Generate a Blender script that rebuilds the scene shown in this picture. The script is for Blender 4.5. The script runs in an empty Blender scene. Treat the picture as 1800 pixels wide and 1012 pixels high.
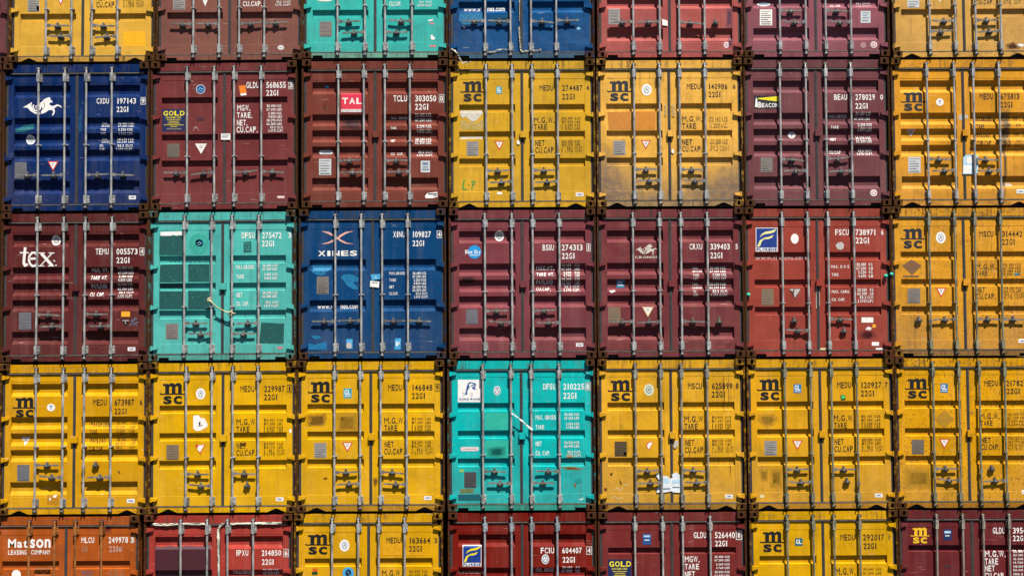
import bpy, math, random
from mathutils import Vector, Matrix
from mathutils.geometry import tessellate_polygon
random.seed(7)
SC = bpy.context.scene
COL = SC.collection

# ------------------------------------------------------------------ camera
PITCH, YAW, ROLL, FPX = 0.03962440, -0.00115712, 0.00403047, 1813.5   # level-ish view from a gantry 17 m away
cam = bpy.data.cameras.new('camera'); camo = bpy.data.objects.new('camera', cam); COL.objects.link(camo)
cam.sensor_width = 36.0; cam.sensor_fit = 'HORIZONTAL'; cam.lens = FPX / 1800 * 36.0
cam.clip_start = 0.1; cam.clip_end = 2000
BASE_Z = 6.275                                                         # centre of the third row above the yard
R_ = Matrix.Rotation(YAW, 3, 'Z') @ Matrix.Rotation(PITCH, 3, 'X') @ Matrix.Rotation(ROLL, 3, 'Y') @ Matrix.Rotation(math.pi/2, 3, 'X')
camo.matrix_world = Matrix.Translation((0, -17.0, BASE_Z - 0.74567)) @ R_.to_4x4()
SC.camera = camo
SC.render.resolution_x = 1024; SC.render.resolution_y = 575

# ------------------------------------------------------------------ light
SUN = Vector((0.48, -1.0, 2.1)).normalized()                         # direction towards the sun: high, a little right of the camera
w = bpy.data.worlds.new('World'); SC.world = w; w.use_nodes = True
nt = w.node_tree; nt.nodes.clear()
sky = nt.nodes.new('ShaderNodeTexSky'); sky.sky_type = 'NISHITA'; sky.sun_disc = False
sky.sun_elevation = math.asin(SUN.z); sky.sun_rotation = math.atan2(SUN.x, SUN.y); sky.altitude = 0; sky.air_density = .45; sky.dust_density = .3
bg = nt.nodes.new('ShaderNodeBackground'); bg.inputs[1].default_value = 0.05
wo = nt.nodes.new('ShaderNodeOutputWorld')
nt.links.new(sky.outputs[0], bg.inputs[0]); nt.links.new(bg.outputs[0], wo.inputs[0])
sun = bpy.data.lights.new('sun', 'SUN'); sun.energy = 5.0; sun.angle = math.radians(0.5); sun.color = (1.0, 0.955, 0.88)
suno = bpy.data.objects.new('sun', sun); COL.objects.link(suno)
suno.rotation_euler = SUN.to_track_quat('Z', 'Y').to_euler(); suno.location = (8, -30, 60)
SC.view_settings.view_transform = 'Standard'; SC.view_settings.look = 'None'
SC.view_settings.exposure = 1.56; SC.view_settings.gamma = 1.0

# ------------------------------------------------------------------ materials
KREF = 2.0                                                            # paint albedo behind a sunlit reading
def lin(c):
    r = []
    for v in c:
        v /= 255.0
        r.append((v/12.92 if v <= .04045 else ((v+.055)/1.055)**2.4) / KREF)
    return r
def nd(t, typ, **kw):
    n = t.nodes.new(typ)
    for k, v in kw.items(): setattr(n, k, v)
    return n
def sock(t, x, inp):
    if hasattr(x, 'is_output'): t.links.new(x, inp)
    else: inp.default_value = x
def noise(t, vec, scale, detail=3.0, rough=.5):
    n = nd(t, 'ShaderNodeTexNoise'); t.links.new(vec, n.inputs['Vector'])
    n.inputs['Scale'].default_value = scale; n.inputs['Detail'].default_value = detail; n.inputs['Roughness'].default_value = rough
    return n.outputs[0]
def mapr(t, x, a, b, c=0.0, d=1.0):
    n = nd(t, 'ShaderNodeMapRange'); sock(t, x, n.inputs[0])
    for i, v in enumerate((a, b, c, d)): sock(t, v, n.inputs[i+1])
    return n.outputs[0]
def mth(t, op, a, b=0.0):
    n = nd(t, 'ShaderNodeMath', operation=op); sock(t, a, n.inputs[0]); sock(t, b, n.inputs[1]); return n.outputs[0]
def mixc(t, f, a, b, mode='MIX'):
    n = nd(t, 'ShaderNodeMix', data_type='RGBA', blend_type=mode)
    sock(t, f, n.inputs[0]); sock(t, a, n.inputs[6]); sock(t, b, n.inputs[7]); return n.outputs[2]
def coords(t, sx=1, sy=1, sz=1):
    tc = nd(t, 'ShaderNodeTexCoord'); oi = nd(t, 'ShaderNodeObjectInfo')
    cx = nd(t, 'ShaderNodeCombineXYZ')
    t.links.new(mth(t, 'MULTIPLY', oi.outputs['Random'], 91.0), cx.inputs[0]); t.links.new(mth(t, 'MULTIPLY', oi.outputs['Random'], 37.0), cx.inputs[2])
    ad = nd(t, 'ShaderNodeVectorMath', operation='ADD'); t.links.new(tc.outputs['Object'], ad.inputs[0]); t.links.new(cx.outputs[0], ad.inputs[1])
    return tc.outputs['Object'], ad.outputs[0]
def scaled(t, v, s):
    n = nd(t, 'ShaderNodeVectorMath', operation='MULTIPLY'); t.links.new(v, n.inputs[0]); n.inputs[1].default_value = s; return n.outputs[0]

def make_group():
    g = bpy.data.node_groups.new('weathered paint', 'ShaderNodeTree')
    itf = g.interface
    itf.new_socket('Base', in_out='INPUT', socket_type='NodeSocketColor')
    for nme in ('Rust', 'Dirt', 'Patch', 'Dent', 'Soot'): itf.new_socket(nme, in_out='INPUT', socket_type='NodeSocketFloat')
    itf.new_socket('Shader', in_out='OUTPUT', socket_type='NodeSocketShader')
    gi = nd(g, 'NodeGroupInput'); go = nd(g, 'NodeGroupOutput')
    base, rust, dirt, patch, dent, soot = gi.outputs[:6]
    raw, v = coords(g)
    big = noise(g, v, 1.3, 4, .6)
    c = mixc(g, 1.0, base, mixc(g, mapr(g, big, .3, .7), (.80, .80, .82, 1), (1.12, 1.10, 1.08, 1)), 'MULTIPLY')
    # chalky fading in vertical washes
    wash = noise(g, scaled(g, v, (7, 7, .55)), 1.0, 5, .65)
    c = mixc(g, mth(g, 'MULTIPLY', mapr(g, wash, .48, .80), .5), c, mixc(g, .09, mixc(g, 1.0, c, (1.25, 1.22, 1.2, 1), 'MULTIPLY'), (.34, .32, .29, 1)))
    # dark runs of dirt
    run = noise(g, scaled(g, v, (24, 24, 1.1)), 1.0, 4, .6)
    rmask = mth(g, 'MULTIPLY', mth(g, 'MULTIPLY', mapr(g, run, .50, .74), mapr(g, noise(g, v, 2.1, 3), .40, .62)), dirt)
    c = mixc(g, mth(g, 'MULTIPLY', rmask, 1.0), c, (.03, .023, .015, 1))
    # grime blotches
    blot = noise(g, scaled(g, v, (1, 1, 1)), 9.0, 5, .7)
    c = mixc(g, mth(g, 'MULTIPLY', mth(g, 'MULTIPLY', mapr(g, blot, .52, .72), dirt), .6), c, (.04, .03, .02, 1))
    # a film of soot that has settled over the lower half of the doors
    sx = nd(g, 'ShaderNodeSeparateXYZ'); g.links.new(raw, sx.inputs[0])
    edge = mth(g, 'ABSOLUTE', mth(g, 'SUBTRACT', sx.outputs[0], 1.219))
    lvl = mth(g, 'ADD', mth(g, 'SUBTRACT', sx.outputs[2], mth(g, 'MULTIPLY', noise(g, scaled(g, v, (1, 1, .45)), 2.6, 5, .65), .9)), mapr(g, edge, .3, 1.05, .25, -.18))
    sm_ = mth(g, 'MULTIPLY', mapr(g, lvl, .50, -.15), mapr(g, noise(g, v, 11.0, 5, .7), .25, .55, .6, 1.0))
    c = mixc(g, mth(g, 'MULTIPLY', sm_, soot), c, (.098, .070, .052, 1))
    # pale scratches
    scr = noise(g, scaled(g, v, (5, 5, 95)), 1.0, 2, .5)
    smask = mth(g, 'MULTIPLY', mapr(g, scr, .69, .73), mapr(g, noise(g, v, 3.7, 2), .55, .62))
    c = mixc(g, mth(g, 'MULTIPLY', smask, .4), c, (.38, .36, .33, 1))
    # rust flecks, then large corroded patches
    fleck = noise(g, v, 30.0, 4, .62)
    th = mapr(g, rust, 0, 1, .74, .585)
    fm = mapr(g, fleck, th, mth(g, 'ADD', th, .035))
    rustcol = mixc(g, noise(g, v, 60.0, 3), (.055, .020, .008, 1), (.13, .048, .014, 1))
    c = mixc(g, mth(g, 'MULTIPLY', fm, .9), c, rustcol)
    pn = noise(g, v, 7.0, 6, .7)
    pth = mapr(g, patch, 0, 1, .85, .26)
    pm = mapr(g, pn, pth, mth(g, 'ADD', pth, .16))
    c = mixc(g, pm, c, mixc(g, noise(g, v, 18.0, 5, .7), (.011, .006, .003, 1), (.054, .022, .008, 1)))
    bs = nd(g, 'ShaderNodeBsdfPrincipled')
    g.links.new(c, bs.inputs['Base Color'])
    g.links.new(mapr(g, mth(g, 'ADD', pm, fm), 0, 1, .58, .9), bs.inputs['Roughness'])
    bs.inputs['Specular IOR Level'].default_value = .03
    b1 = nd(g, 'ShaderNodeBump'); b1.inputs['Distance'].default_value = .055
    g.links.new(dent, b1.inputs['Strength']); g.links.new(noise(g, v, 3.2, 2, .4), b1.inputs['Height'])
    b2 = nd(g, 'ShaderNodeBump'); b2.inputs['Distance'].default_value = .0035; b2.inputs['Strength'].default_value = .5
    g.links.new(mth(g, 'ADD', noise(g, v, 55.0, 3), mth(g, 'ADD', fm, pm)), b2.inputs['Height']); g.links.new(b1.outputs[0], b2.inputs['Normal'])
    g.links.new(b2.outputs[0], bs.inputs['Normal'])
    g.links.new(bs.outputs[0], go.inputs[0])
    return g
GRP = make_group()
def paint(name, rgb, rust, dirt, patch, dent, soot=0.0):
    m = bpy.data.materials.new(name); m.use_nodes = True; t = m.node_tree; t.nodes.clear()
    n = nd(t, 'ShaderNodeGroup'); n.node_tree = GRP
    n.inputs[0].default_value = (*rgb, 1)
    for i, v in enumerate((rust, dirt, patch, dent, soot)): n.inputs[i+1].default_value = v
    o = nd(t, 'ShaderNodeOutputMaterial'); t.links.new(n.outputs[0], o.inputs[0])
    return m
def metal(name, rgb, rust=.3):
    m = bpy.data.materials.new(name); m.use_nodes = True; t = m.node_tree
    bs = t.nodes['Principled BSDF']; raw, v = coords(t)
    n1 = noise(t, scaled(t, v, (14, 14, 5)), 1.0, 4, .6)
    c = mixc(t, mapr(t, n1, .32, .68), tuple(x*.42 for x in rgb) + (1,), tuple(min(1, x*1.5) for x in rgb) + (1,))
    n2 = noise(t, v, 22.0, 4, .65)
    c = mixc(t, mth(t, 'MULTIPLY', mapr(t, n2, .66-.16*rust, .74-.12*rust), .8), c, (.065, .028, .011, 1))
    t.links.new(c, bs.inputs['Base Color']); bs.inputs['Roughness'].default_value = .36; bs.inputs['Metallic'].default_value = .4
    return m
def flat(name, rgb, wear=.0, rough=.55, var=.12, soft=0):
    m = bpy.data.materials.new(name); m.use_nodes = True; t = m.node_tree
    bs = t.nodes['Principled BSDF']; raw, v = coords(t)
    n1 = noise(t, v, 11.0, 5, .65)
    c = mixc(t, mapr(t, n1, .3, .7), tuple(x*(1-var) for x in rgb) + (1,), tuple(min(1, x*(1+var*.6)) for x in rgb) + (1,))
    t.links.new(c, bs.inputs['Base Color']); bs.inputs['Roughness'].default_value = rough; bs.inputs['Specular IOR Level'].default_value = .25
    if wear > 0:
        tr = nd(t, 'ShaderNodeBsdfTransparent'); mx = nd(t, 'ShaderNodeMixShader'); out = t.nodes['Material Output']
        n2 = noise(t, v, 38.0, 4, .7)
        f = mapr(t, n2, .66-.34*wear, .72-.30*wear)
        if wear > .3: f = mth(t, 'MAXIMUM', f, .2)
        if soft: f = mapr(t, noise(t, v, soft, 6, .72), .34, .66, .66 + .5*wear, .93)
        t.links.new(f, mx.inputs[0]); t.links.new(bs.outputs[0], mx.inputs[1]); t.links.new(tr.outputs[0], mx.inputs[2])
        t.links.new(mx.outputs[0], out.inputs[0])
    return m
PAL = {'flblue': (14, 54, 136), 'black': (22, 20, 18), 'blackb': (30, 36, 44), 'blackfade': (40, 30, 14), 'blackfade2': (70, 52, 26), 'blackw': (50, 40, 24),
 'bluepat': (20, 118, 165), 'bluepat2': (14, 100, 140), 'bluepat3': (14, 78, 128), 'cream': (238, 232, 150), 'cream2': (226, 205, 150), 'dkgreen': (30, 70, 30),
 'glblue': (40, 160, 185), 'glblue2': (70, 165, 215), 'gldk': (30, 125, 170), 'gldk2': (30, 105, 115), 'green': (70, 150, 55), 'green2': (20, 120, 50), 'greenlt': (70, 200, 110),
 'grey': (120, 112, 108), 'greybl': (80, 90, 110), 'greyblue': (100, 125, 150), 'greybr': (130, 92, 60), 'greyor': (160, 125, 95), 'greyor2': (150, 95, 60), 'greyw': (192, 186, 180), 'greyy': (205, 175, 110),
 'limegr': (150, 190, 80), 'maroondk': (75, 34, 42), 'maroondk2': (120, 44, 48), 'mauve': (140, 84, 104), 'mauve2': (170, 130, 128), 'navy': (20, 34, 84), 'navy2': (26, 40, 96), 'nearblk': (24, 24, 30),
 'ochre': (205, 130, 42), 'ochre2': (210, 132, 30), 'ochre3': (190, 130, 20), 'ochre4': (212, 158, 42), 'ochre5': (188, 140, 38), 'ochreor': (200, 110, 45), 'olive': (110, 120, 70),
 'orange': (240, 128, 30), 'orangered': (220, 90, 30), 'orangey': (246, 172, 40), 'pale': (214, 220, 190), 'paleb': (120, 190, 220), 'paleb2': (180, 215, 232), 'paper': (226, 232, 236), 'patchy': (250, 180, 6),
 'petrol': (24, 84, 80), 'petrol2': (40, 110, 105), 'pink': (205, 130, 130), 'pinkw': (230, 206, 206), 'plate': (150, 145, 140), 'plateb': (128, 118, 112), 'plateb2': (108, 108, 116), 'platebr': (132, 108, 82),
 'platedk': (110, 100, 84), 'platedk2': (76, 72, 74), 'platedk3': (84, 68, 44), 'plateln': (116, 111, 106), 'plateln2': (62, 60, 60), 'platew': (200, 205, 205), 'plum': (74, 30, 40), 'red': (214, 70, 44), 'rustc': (110, 58, 20),
 'salmon': (238, 178, 160), 'silver': (214, 206, 190), 'silver2': (205, 176, 100), 'sky': (14, 150, 222), 'soot': (84, 46, 48), 'soot2': (122, 104, 92), 'soot3': (160, 126, 78), 'soot4': (168, 118, 30),
 'stblue': (28, 82, 150), 'stblue2': (80, 130, 175), 'stblue3': (20, 120, 175), 'tal': (226, 50, 76), 'tealdk': (8, 92, 102), 'tealdk2': (36, 96, 92), 'tealdk3': (14, 130, 118), 'tealdk4': (20, 150, 140), 'tealm': (56, 172, 156), 'tealm2': (40, 178, 155),
 'white': (246, 242, 236), 'whitef': (214, 190, 184), 'yel': (246, 226, 20), 'yelb': (200, 178, 60), 'yelb2': (240, 190, 30), 'yelpat': (226, 160, 4)}
WEAR = {'blackfade': .34, 'blackfade2': .5, 'blackw': .25, 'whitef': .35, 'white': .03, 'black': .08, 'blackb': .15, 'soot': .2, 'soot2': .05, 'soot3': .16, 'soot4': .2, 'rustc': .05, 'bluepat': .25, 'bluepat2': .2, 'bluepat3': .4,
 'tealdk': .2, 'tealdk3': .2, 'tealdk4': .3, 'tealm': .3, 'silver2': .4, 'silver': .2, 'greyor': .3, 'greyor2': .35, 'ochre4': .2, 'ochre5': .4, 'greybr': .2, 'petrol': .22, 'maroondk2': .15, 'pink': .1, 'mauve': .2, 'greyy': .45, 'paper': .05, 'green': .25, 'yelpat': .2, 'olive': .2, 'greybl': .25}
SOFT = ('soot', 'soot2', 'soot3', 'soot4', 'rustc', 'ochre4', 'tealdk3', 'maroondk2', 'mauve', 'bluepat2')
CM = {}
def cmat(name):
    if name not in CM: CM[name] = flat(name + ' print', lin(PAL[name]), WEAR.get(name, .04), soft=6.5 if name in SOFT else 0)
    return CM[name]
STEEL = {None: metal('galvanised steel', (.25, .245, .23)), 'olive': metal('galvanised steel yellowed', (.165, .16, .105), .5), 'warm': metal('galvanised steel warm', (.205, .19, .15), .5),
 'orangebar': metal('orange painted steel', (.27, .10, .025), .6), 'blueg': metal('galvanised steel clean', (.20, .215, .23), .1)}
HSTEEL = metal('worn handle steel', (.14, .13, .115), .6)
DARKSTEEL = metal('greasy dark steel', (.05, .042, .034), .7)
RUBBER = flat('dusty rubber', (.07, .062, .052), 0, .85, .5)
RUBBERD = flat('dark rubber', (.022, .021, .021), 0, .8, .4)
HOLE_SHADE = flat('painted hole shade', (.012, .010, .009), 0, .9)  # near-black colour that paints shade into casting holes and sill notches

# ------------------------------------------------------------------ mesh builder
class MB:
    def __init__(s): s.v = []; s.f = []; s.m = []
    def face(s, pts, m=0):
        i = len(s.v); s.v += [tuple(p) for p in pts]; s.f.append(tuple(range(i, i+len(pts)))); s.m.append(m)
    def box(s, x0, x1, y0, y1, z0, z1, m=0, skip=''):
        a = len(s.v)
        s.v += [(x0,y0,z0),(x1,y0,z0),(x1,y1,z0),(x0,y1,z0),(x0,y0,z1),(x1,y0,z1),(x1,y1,z1),(x0,y1,z1)]
        for k, q in (('d',(0,3,2,1)),('u',(4,5,6,7)),('f',(0,1,5,4)),('r',(1,2,6,5)),('b',(2,3,7,6)),('l',(3,0,4,7))):
            if k not in skip: s.f.append(tuple(a+i for i in q)); s.m.append(m)
    def prism(s, pts, y0, y1, m=0):                                     # pts: (x,z) outline counter-clockwise seen from -y
        n = len(pts); a = len(s.v)
        s.v += [(x, y0, z) for x, z in pts] + [(x, y1, z) for x, z in pts]
        s.f.append(tuple(a+i for i in range(n))); s.m.append(m)
        s.f.append(tuple(a+n+i for i in reversed(range(n)))); s.m.append(m)
        for i in range(n):
            j = (i+1) % n; s.f.append((a+i, a+n+i, a+n+j, a+j)); s.m.append(m)
    def tube(s, pts, r, n=8, m=0, cap=True):
        rings = []; pts = [Vector(p) for p in pts]
        for i, p in enumerate(pts):
            d = (pts[min(i+1, len(pts)-1)] - pts[max(i-1, 0)]).normalized()
            u = d.cross(Vector((0, 1, 0))); u = u.normalized() if u.length > 1e-4 else Vector((1, 0, 0)); wv = d.cross(u)
            rr = r[i] if isinstance(r, (list, tuple)) else r
            rings.append(len(s.v)); s.v += [tuple(p + u*math.cos(2*math.pi*k/n)*rr + wv*math.sin(2*math.pi*k/n)*rr) for k in range(n)]
        for a, b in zip(rings, rings[1:]):
            for k in range(n):
                l = (k+1) % n; s.f.append((a+k, a+l, b+l, b+k)); s.m.append(m)
        if cap:
            s.f.append(tuple(reversed(range(rings[0], rings[0]+n)))); s.m.append(m)
            s.f.append(tuple(range(rings[-1], rings[-1]+n))); s.m.append(m)
    def mesh(s, name, mats, smooth=False):
        me = bpy.data.meshes.new(name); me.from_pydata(s.v, [], s.f)
        for m in mats: me.materials.append(m)
        me.polygons.foreach_set('material_index', s.m)
        if smooth: me.polygons.foreach_set('use_smooth', [True]*len(s.f))
        me.update(); return me
def obj(name, me, parent=None, mats=None):
    o = bpy.data.objects.new(name, me); COL.objects.link(o)
    if parent is not None: o.parent = parent
    if mats:
        for i, m in enumerate(mats):
            if m is not None: o.material_slots[i].link = 'OBJECT'; o.material_slots[i].material = m
    return o
def disc(cx, cz, rx, rz, n=20, a0=0.0): return [(cx+rx*math.cos(a0+2*math.pi*i/n), cz+rz*math.sin(a0+2*math.pi*i/n)) for i in range(n)]

# ------------------------------------------------------------------ container geometry (metres, origin at the bottom front left corner)
W, H, LEN = 2.438, 2.477, 6.058
YD, YP = .067, .070                                                    # door frame face, panel face
PX = ((.172, 1.106), (1.332, 2.266))                                   # corrugated panels
DX = ((.076, 1.196), (1.242, 2.362))
def ribs(kind):
    if kind in 'AD':
        u = 0 if kind == 'A' else .027
        return [(.692+u, .832+u, .013, .016), (1.152+u, 1.284+u, .013, .016), (1.600+u, 1.736+u, .013, .016)], .041, .273, 2.160+u
    if kind == 'G': return [(.716, .831, .014, .016), (1.157, 1.268, .014, .016), (1.780, 1.888, .014, .016)], .048, .273, 2.175
    if kind == 'E': return [(a+.027, b+.030, c, d) for a, b, c, d in ribs('B')[0]], .048, .290, 2.175
    if kind == 'B': return [(.293, .506, .060, .050), (.837, 1.031, .060, .050), (1.096, 1.303, .060, .050), (1.368, 1.570, .060, .050), (1.905, 2.112, .060, .045)], .048, .262, 2.145
    return [(.782, .977, .055, .050), (1.458, 1.648, .055, .045)], .047, .289, 2.155
PROF = {}
for k_ in 'ABCDEG':
    rl, dep, zl, zh = ribs(k_)
    pf = [(YD, zl), (YP, zl + .004)]
    for a, b, sl, su in rl: pf += [(YP, a), (YP + dep, a + sl), (YP + dep, b - su), (YP, b)]
    pf += [(YP, zh - .004), (YD, zh)]
    PROF[k_] = pf
def surf(kind, x, z):
    if any(a < x < b for a, b in PX):
        pf = PROF[kind]
        if pf[0][1] < z < pf[-1][1]:
            for (y0, z0), (y1, z1) in zip(pf, pf[1:]):
                if z0 <= z <= z1: return y0 + (y1-y0)*(z-z0)/max(1e-6, z1-z0)
    return YD
def door_mesh(kind, side):
    mb = MB(); xa, xb = DX[side]; p0, p1 = PX[side]; pf = PROF[kind]; zb, zt = .122, 2.288
    mb.face([(xa,YD,zb),(p0,YD,zb),(p0,YD,zt),(xa,YD,zt)]); mb.face([(p1,YD,zb),(xb,YD,zb),(xb,YD,zt),(p1,YD,zt)])
    mb.face([(p0,YD,zb),(p1,YD,zb),(p1,YD,pf[0][1]),(p0,YD,pf[0][1])]); mb.face([(p0,YD,pf[-1][1]),(p1,YD,pf[-1][1]),(p1,YD,zt),(p0,YD,zt)])
    for (y0, z0), (y1, z1) in zip(pf, pf[1:]):
        mb.face([(p0,y0,z0),(p1,y0,z0),(p1,y1,z1),(p0,y1,z1)])
        for px in (p0, p1):
            q = [(px,YD,z0)] + ([(px,y0,z0)] if y0 > YD else []) + ([(px,y1,z1)] if y1 > YD else []) + [(px,YD,z1)]
            mb.face(q if px == p0 else q[::-1])
    mb.box(xa, xb, YD, .125, zb, zt, 0, 'f')
    return mb.mesh('door', [None])
def hinge_mesh(right):
    mb = MB(); s = (lambda x: W - x) if right else (lambda x: x)
    def bx(x0, x1, *a): mb.box(min(s(x0), s(x1)), max(s(x0), s(x1)), *a)
    for z0, z1, y in ((-.030, .030, .028),):
        pts = [(s(.034), z0+.004), (s(.060), z0), (s(.138), z0+.012), (s(.152), z0+.022), (s(.152), z1-.008), (s(.060), z1), (s(.034), z1-.004)]
        if right: pts = pts[::-1]
        mb.prism(pts, y, YD+.02)
    mb.tube([(s(.050), .034, -.040), (s(.050), .034, .040)], .015, 8)
    return mb.mesh('hinge', [None])
def bracket_mesh(kind):
    mb = MB()
    if kind == 'end':
        mb.box(-.040, .048, .052, YD, -.062, .066)                     # base plate
        mb.box(-.024, .024, -.010, .052, -.070, .070)                   # sleeve round the bar
        for x in (-.033, .037):
            for z in (-.044, .046): mb.tube([(x, .052, z), (x, .036, z)], .009, 6)
        mb.box(.024, .046, .040, .052, -.024, .022)
    else:
        mb.box(-.040, .040, .050, YD, -.013, .013); mb.box(-.026, .026, -.010, .050, -.010, .010)
        for x in (-.033, .033): mb.tube([(x, .050, 0), (x, .036, 0)], .008, 6)
    return mb.mesh('bar_bracket', [None])
def bar_mesh():
    mb = MB(); y = .015
    mb.tube([(0, y, .118), (0, y, 2.330)], .0178, 12)
    for z, s in ((.118, -1), (2.330, 1)):                               # tapered cam ends
        mb.tube([(0, y, z), (0, y+.006, z+s*.045), (0, y+.010, z+s*.070)], [.0176, .013, .010], 10)
        mb.prism([(-.022, z+s*.050-.008), (.024, z+s*.052-.010), (.028, z+s*.052+.012), (-.018, z+s*.050+.010)], .004, .044)
    return mb.mesh('locking_bar', [None])
def keeper_mesh():
    mb = MB()
    mb.box(-.030, .030, .030, .050, -.024, .020)
    mb.prism([(-.034, -.022), (-.020, -.024), (-.020, .016), (-.030, .020)], .004, .030); mb.prism([(.020, -.024), (.034, -.020), (.028, .018), (.020, .014)], .004, .030)
    return mb.mesh('cam_keeper', [None])
def handle_mesh(d, bent=0.0):
    mb = MB(); f = lambda x: d*x
    def bx(x0, x1, y0, y1, z0, z1): mb.box(min(f(x0), f(x1)), max(f(x0), f(x1)), y0, y1, z0, z1)
    bx(.010, .066, .006, .030, -.027, .027)
    pts = [(.060, -.015), (.120, -.011), (.20, -.011), (.345, -.016+bent*.5), (.385, -.008+bent), (.385, .008+bent), (.345, .013+bent*.5), (.20, .010), (.120, .012), (.060, .016)]
    pts = [(f(x), z) for x, z in pts]
    mb.prism(pts if d > 0 else pts[::-1], .014, .030)
    mb.tube([(f(.040), .012, 0), (f(.040), .004, 0)], .011, 8)
    return mb.mesh('handle', [None])
def catch_mesh():
    mb = MB()
    mb.prism([(-.056, -.026), (-.040, -.046), (-.018, -.040), (0, -.058), (.018, -.040), (.040, -.046), (.056, -.026), (.022, .016), (-.022, .016)], .026, YD, 1)
    mb.prism([(-.017, -.024), (.017, -.024), (.017, .012), (-.017, .012)], .006, .034)
    ring = disc(0, .036, .017, .021, 10); inn = disc(0, .036, .007, .010, 10)
    for i in range(10):
        j = (i+1) % 10
        mb.face([(ring[i][0], .024, ring[i][1]), (ring[j][0], .024, ring[j][1]), (inn[j][0], .024, inn[j][1]), (inn[i][0], .024, inn[i][1])])
        mb.face([(ring[i][0], .024, ring[i][1]), (ring[i][0], YD, ring[i][1]), (ring[j][0], YD, ring[j][1]), (ring[j][0], .024, ring[j][1])])
        mb.face([(inn[i][0], .024, inn[i][1]), (inn[j][0], .024, inn[j][1]), (inn[j][0], YD, inn[j][1]), (inn[i][0], YD, inn[i][1])])
    return mb.mesh('handle_catch', [None, DARKSTEEL])
def casting_mesh(top):
    mb = MB(); x0, x1, y0, y1, zz = .007, .160, 0, .178, .113
    z0 = H - zz if top else 0; z1 = z0 + zz; cx = .0895; cz = H - .0574 if top else .0574
    ov = []; n = 24
    for i in range(n):
        a = 2*math.pi*i/n + math.pi/4; c, s_ = math.cos(a), math.sin(a)
        ov.append((cx + .0235*max(-1, min(1, 1.15*c)), cz + .0235*s_ + (.0125 if s_ > 0 else -.0125)))
    def rim(i):
        a = 2*math.pi*i/n + math.pi/4; c, s_ = math.cos(a), math.sin(a); k = max(abs(c), abs(s_)); u, v = c/k, s_/k
        return (cx + (u*(x1-cx) if u > 0 else u*(cx-x0)), cz + (v*(z1-cz) if v > 0 else v*(cz-z0)))
    bev = .007
    for i in range(n):
        j = (i+1) % n; a, b, c, d = rim(i), rim(j), ov[j], ov[i]
        sh = lambda p: (x0+bev if p[0] <= x0+1e-5 else x1-bev if p[0] >= x1-1e-5 else p[0], z0+bev if p[1] <= z0+1e-5 else z1-bev if p[1] >= z1-1e-5 else p[1])
        A, B = sh(a), sh(b)
        mb.face([(A[0],y0,A[1]),(B[0],y0,B[1]),(c[0],y0,c[1]),(d[0],y0,d[1])][::-1])
        mb.face([(a[0],y0+bev,a[1]),(b[0],y0+bev,b[1]),(B[0],y0,B[1]),(A[0],y0,A[1])][::-1])
        mb.face([(d[0],y0,d[1]),(c[0],y0,c[1]),(c[0],.036,c[1]),(d[0],.036,d[1])][::-1])
    mb.face([(x, .090, z) for x, z in ((cx-.05, cz-.046), (cx+.05, cz-.046), (cx+.05, cz+.046), (cx-.05, cz+.046))], 1)
    mb.box(cx-.05, cx+.05, .036, .090, cz-.046, cz+.046, 1, 'fb')  # hole lining blackened so its shade is painted in
    mb.box(x0, x1, y0+bev, y1, z0, z1, 0, 'f')
    return mb
def mirror(mb):
    mb.v = [(W-x, y, z) for x, y, z in mb.v]; mb.f = [f[::-1] for f in mb.f]; return mb
def post_mesh():
    mb = MB()
    mb.box(.004, .018, .018, .11, .113, H-.113); mb.box(.018, .033, .026, .11, .113, H-.113); mb.box(.033, .038, .080, .11, .113, H-.113)
    return mb
def rail_top():
    mb = MB(); mb.box(.160, W-.160, .052, .16, 2.322, H-.022); mb.box(.160, W-.160, .047, .052, 2.322, 2.332); mb.box(.100, .160, .070, .16, 2.322, H-.113); mb.box(W-.160, W-.100, .070, .16, 2.322, H-.113)
    return mb.mesh('top_rail', [None])
def rail_bottom(notch):
    mb = MB(); z0, z1 = .014, .094
    if notch == 'tri': n1 = [(.190, z0), (.318, .072), (.352, .072), (.480, z0)]
    else: n1 = [(.176, z0), (.176, .056), (.345, .056), (.345, z0)]
    pts = [(.160, z0)] + n1 + [(W-x, z) for x, z in n1[::-1]] + [(W-.160, z0), (W-.160, z1), (.160, z1)]
    mb.prism(pts, .040, .075)
    mb.box(.160, W-.160, .110, .120, .0, z1, 1)  # plate behind the notches, coloured black to stand in for their shade
    return mb.mesh('bottom_rail', [None, HOLE_SHADE])
def gasket_mesh(side):
    mb = MB(); xa, xb = DX[side]
    y0, y1 = .046, .118
    a, b = (.100, 1.2185) if side == 0 else (1.2195, W-.100)
    for z0, z1 in ((2.292, 2.318), (.097, .118)):
        mb.prism([(a, z0), (b, z0), (b, z1), (a, z1)], y0+.006, y1); mb.box(a, b, y0, y0+.006, z0+.006, z1-.006)
    if side == 0: mb.box(.040, xa-.001, .070, y1, .13, 2.27, 1); mb.box(xb+.001, xb+.045, .060, y1, .123, 2.287, 1); mb.box(xb+.016, xb+.030, .054, .060, .123, 2.287, 1)
    else: mb.box(xb+.001, W-.040, .070, y1, .13, 2.27, 1)
    return mb.mesh('door_gasket', [None, RUBBERD])
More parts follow.
